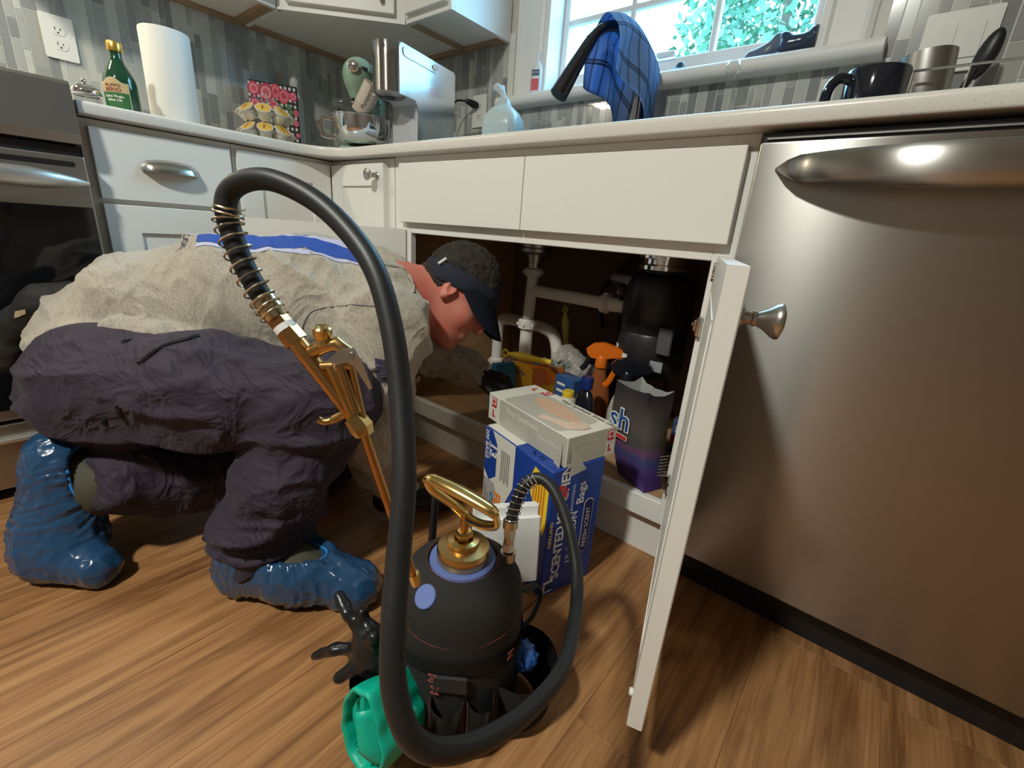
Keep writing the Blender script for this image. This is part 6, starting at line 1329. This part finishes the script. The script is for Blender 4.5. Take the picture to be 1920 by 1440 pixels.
patch('back_print_edge', BS, [tuple(Vector(b_)+Vector((-.018, .024, .004))) for b_ in SU[:4]], [tuple(Vector(b_)+Vector((-.026, .034, .0))) for b_ in SU[:4]], BLUEPR, shirt, 80, 3, .0026, BDIR)
# ".com" lettering down the back
lt_ = text('t.com', .042, (0, 0, 0), X, Y, NAVYPR, shirt, lift=0)
lo0 = Vector((.366, -.535, .626)); ld_ = Vector((.040, -.036, -.034)).normalized(); lu_ = Vector((.66, .70, .1)).normalized()
for v in lt_.data.vertices: v.co = snap(BS, lo0+ld_*(v.co.x*.8)+lu_*(v.co.y*.8), .0022, BDIR)
# sleeve flag
fa0, fa1, fb0, fb1 = map(Vector, ((.794, -.389, .444), (.825, -.367, .439), (.812, -.395, .397), (.839, -.374, .397)))
for k in range(11):
    s0_, s1_ = k/11, (k+.55 if k % 1 == 0 else k)/11
    patch('flag_stripe', BS, [tuple(fa0.lerp(fb0, s0_)), tuple(fa1.lerp(fb1, s0_))], [tuple(fa0.lerp(fb0, s1_)), tuple(fa1.lerp(fb1, s1_))], NAVYPR, shirt, 8, 2, .0022, (.8, -.5, .2))
seam('side_seam', BS, [(.655, -.47, .44), (.644, -.456, .473), (.643, -.446, .497), (.653, -.43, .516), (.692, -.395, .525), (.744, -.353, .526)], .0011, SEAMM, shirt)
seam('collar', BS, [(.665, -.285, .60), (.70, -.25, .605), (.715, -.235, .57), (.722, -.25, .53), (.715, -.265, .49)], .004, SHIRT, shirt)
# thigh zip
seam('pocket_zip', BT, [(.553, -.599, .462), (.52, -.634, .441), (.50, -.664, .408), (.491, -.69, .367), (.494, -.709, .316)], .0042, M('zip_black', (.008, .008, .012), .5), trou, off=.0025)
# belt pouch
f = Field((.08, -.96, .28), (.32, -.66, .58), .005)
for a, b_, r0, r1 in (((.225, -.745, .505), (.195, -.785, .488), .030, .036), ((.195, -.785, .488), (.165, -.825, .445), .036, .033), ((.165, -.825, .445), (.150, -.862, .36), .029, .025)): f.cap(a, b_, r0, r1, .02)
pouch_ = fobj('belt_pouch', f, M('black_nylon', (.012, .011, .010), .75), per, disp=lambda V, N: .004*(vnoise(V*60, 61)-.5))
bp2 = bvh(pouch_); patch('pouch_tag', bp2, [(.205, -.83, .475), (.222, -.815, .482)], [(.210, -.84, .46), (.228, -.824, .468)], M('tan_tag', (.42, .34, .22), .7), pouch_, 4, 2)
# --- boots and shoe covers
def foot(segs, cut_o, cut_n, ring_c, ring_u, ring_v, seed, boot, hole=None):
    lo_ = np.min([s[0] for s in segs]+[s[1] for s in segs], axis=0)-.10; hi_ = np.max([s[0] for s in segs]+[s[1] for s in segs], axis=0)+.10
    fc = Field(lo_, hi_, .0042)
    for a, b_, r0, r1 in segs: fc.cap(a, b_, r0, r1, .035)
    fc.plane((0, 0, .0012), (0, 0, -1))
    if hole: fc.ell(hole[0], hole[1], hole[2], -.004)
    else: fc.plane(cut_o, cut_n)
    cn = np.array(cut_n)/np.linalg.norm(cut_n); co = np.array(cut_o)
    def dsp(V, N):
        d = np.abs((V-co)@cn)
        if hole:
            q_ = np.linalg.norm(((V-np.array(hole[0]))@np.array(hole[2]).T)/np.array(hole[1]), axis=1)-1; d = np.abs(q_)*.06
        near = np.exp(-d/.03); ang = np.arctan2((V-np.array(ring_c))@np.array(ring_v), (V-np.array(ring_c))@np.array(ring_u))
        rad = ridge(vnoise(np.stack([ang*9, d*14, np.full(len(V), seed)], 1), seed)); rad2 = ridge(vnoise(np.stack([ang*17, d*22, np.full(len(V), seed+.5)], 1), seed+3))
        cr_ = ridge(vnoise(V*60, seed+1)); cap_face = (q_ < .03) if hole else ((V-co)@cn > -.003)
        return np.where(cap_face | (V[:, 2] < .004), 0, .008*(rad-.3)*(.35+.65*near)+.0025*(rad2-.3)*near+.0035*(cr_-.3))
    cv = fobj('shoe_cover', fc, COVER, per, disp=dsp, rel=1)
    fbt = Field(lo_, hi_+np.array([.05, .12, .12]), .006)
    for a, b_, r0, r1 in boot: fbt.cap(a, b_, r0, r1, .03)
    fbt.plane((0, 0, .004), (0, 0, -1)); bt_ = fobj('boot', fbt, OLIVE, per)
    t = bvh(cv); pts = []
    if hole:
        def sdf(p): return min((Vector(p)-Vector(a)-(Vector(b_)-Vector(a))*max(0, min(1, (Vector(p)-Vector(a)).dot(Vector(b_)-Vector(a))/max((Vector(b_)-Vector(a)).length_squared, 1e-9)))).length-(r0+(r1-r0)*max(0, min(1, (Vector(p)-Vector(a)).dot(Vector(b_)-Vector(a))/max((Vector(b_)-Vector(a)).length_squared, 1e-9)))) for a, b_, r0, r1 in segs)
        hR = [Vector(x) for x in hole[2]]; hc_ = Vector(hole[0])
        for k in range(48):
            a = 2*PI*k/48; lo2, hi2 = -PI/2, PI/2
            E_ = lambda ph: hc_+hR[0]*hole[1][0]*math.cos(ph)*math.cos(a)+hR[1]*hole[1][1]*math.cos(ph)*math.sin(a)+hR[2]*hole[1][2]*math.sin(ph)
            for _ in range(24):
                md = (lo2+hi2)/2
                if sdf(E_(md)) < 0: lo2 = md
                else: hi2 = md
            pts.append(E_(lo2)+(E_(lo2)-hc_).normalized()*.002)
    for k in range(0 if hole else 40):
        a = 2*PI*k/40; d = Vector(ring_u)*math.cos(a)+Vector(ring_v)*math.sin(a); 
        h_ = t.ray_cast(Vector(ring_c)+d*.3-Vector(cn)*.002, -d); pts.append((h_[0]+d*.0008+Vector(cn)*.002) if h_[0] else Vector(ring_c)+d*.06)
    obj('elastic_edge', tube(B(), pts, .0026, 8, closed=True), ELAST, cv, smooth=True); return cv
dF = Vector((.826, .563, 0)); sF = Vector((.563, -.826, 0))
foot([((.728, -.648, .045), (.742, -.637, .085), .046, .050), ((.735, -.642, .045), (.815, -.588, .056), .048, .053), ((.742, -.637, .085), (.815, -.588, .056), .045, .052), ((.815, -.588, .056), (.915, -.520, .034), .052, .045)], (.76, -.625, .088), (.20, .13, .95), (.772, -.615, .086), tuple((dF-Vector((0, 0, .25))).normalized()), tuple(sF), 71,
     [((.735, -.642, .05), (.752, -.624, .12), .040, .044), ((.752, -.624, .12), (.765, -.60, .19), .044, .046), ((.745, -.632, .06), (.815, -.588, .055), .042, .045), ((.815, -.588, .05), (.90, -.53, .034), .042, .036)],
     ((.795, -.599, .140), (.098, .050, .076), np.array([tuple((dF-Vector((0, 0, .18))).normalized()), tuple(sF), tuple((Vector((0, 0, 1))+dF*.18).normalized())])))
nL = Vector((.35, .88, .20)).normalized(); uL = Vector((.0, -.22, .97)); uL = (uL-nL*uL.dot(nL)).normalized(); vL = nL.cross(uL)
foot([((.415, -.838, .235), (.425, -.870, .10), .047, .050), ((.425, -.870, .10), (.440, -.880, .055), .050, .050), ((.440, -.880, .055), (.530, -.832, .036), .050, .036), ((.440, -.835, .20), (.455, -.845, .08), .042, .046)], (.440, -.822, .155), tuple(nL), (.440, -.826, .155), tuple(uL), tuple(vL), 73,
     [((.425, -.832, .20), (.455, -.780, .17), .040, .048), ((.425, -.86, .10), (.455, -.79, .165), .040, .045), ((.43, -.868, .07), (.50, -.845, .045), .036, .028), ((.455, -.79, .165), (.465, -.72, .155), .046, .048)],
     ((.470, -.772, .178), (.092, .054, .066), np.array([tuple(uL), tuple(vL), tuple(nL)])))
# --- gloved hands
def hand(palm_c, fwd, up, flat=True, thumb_side=1, curl=.25, hs=.0042):
    fwd = Vector(fwd).normalized(); up = Vector(up); up = (up-fwd*up.dot(fwd)).normalized(); sd_ = fwd.cross(up); c = Vector(palm_c); f = Field(np.array(c)-.14, np.array(c)+.14, hs)
    W_ = lambda x, y, z: tuple(c+sd_*x+fwd*y+up*z)
    f.cap(W_(0, -.075, .0), W_(0, -.035, 0), .030, .030, .02)
    for x in (-.024, -.008, .008, .024): f.cap(W_(x*.8, -.035, 0), W_(x, .035, .002), .014, .0125, .012)
    for x, l1, l2 in ((-.030, .028, .026), (-.010, .034, .032), (.011, .031, .030), (.030, .024, .021)):
        a = W_(x, .038, .002); b_ = W_(x*1.12, .038+l1*math.cos(curl*.6), -l1*math.sin(curl*.6)); d_ = W_(x*1.16, .038+l1*math.cos(curl*.6)+l2*math.cos(curl*2), -l1*math.sin(curl*.6)-l2*math.sin(curl*2)); f.cap(a, b_, .0098, .0092, .005); f.cap(b_, d_, .0092, .0078, .003)
    ts = thumb_side; f.cap(W_(ts*.024, -.028, -.004), W_(ts*.048, .004, -.012), .013, .0105, .01); f.cap(W_(ts*.048, .004, -.012), W_(ts*.052, .032, -.018), .0105, .0088, .004)
    return f
g1_ = fobj('glove', hand((.738, .030, .298), (.55, .80, -.28), (.35, -.05, .93), thumb_side=1, curl=.45), GLV, per)
f = hand((.765, -.262, .040), (.35, .92, -.22), (.1, .2, .97), thumb_side=-1, curl=.12); f.plane((0, 0, .001), (0, 0, -1)); fobj('glove', f, GLV, per)
tc_ = thing('flashlight', 'small flashlight with a lit tip held in the gloved hand', 'flashlight', (.79, .07, .255))
obj('barrel', tube(B(), [(.745, .055, .272), (.80, .085, .250)], .008, 14), BLACK, tc_, smooth=True); obj('lens_ring', tube(B(), [(.800, .085, .250), (.806, .088, .2475)], .0088, 14), CHROME, tc_, smooth=True)
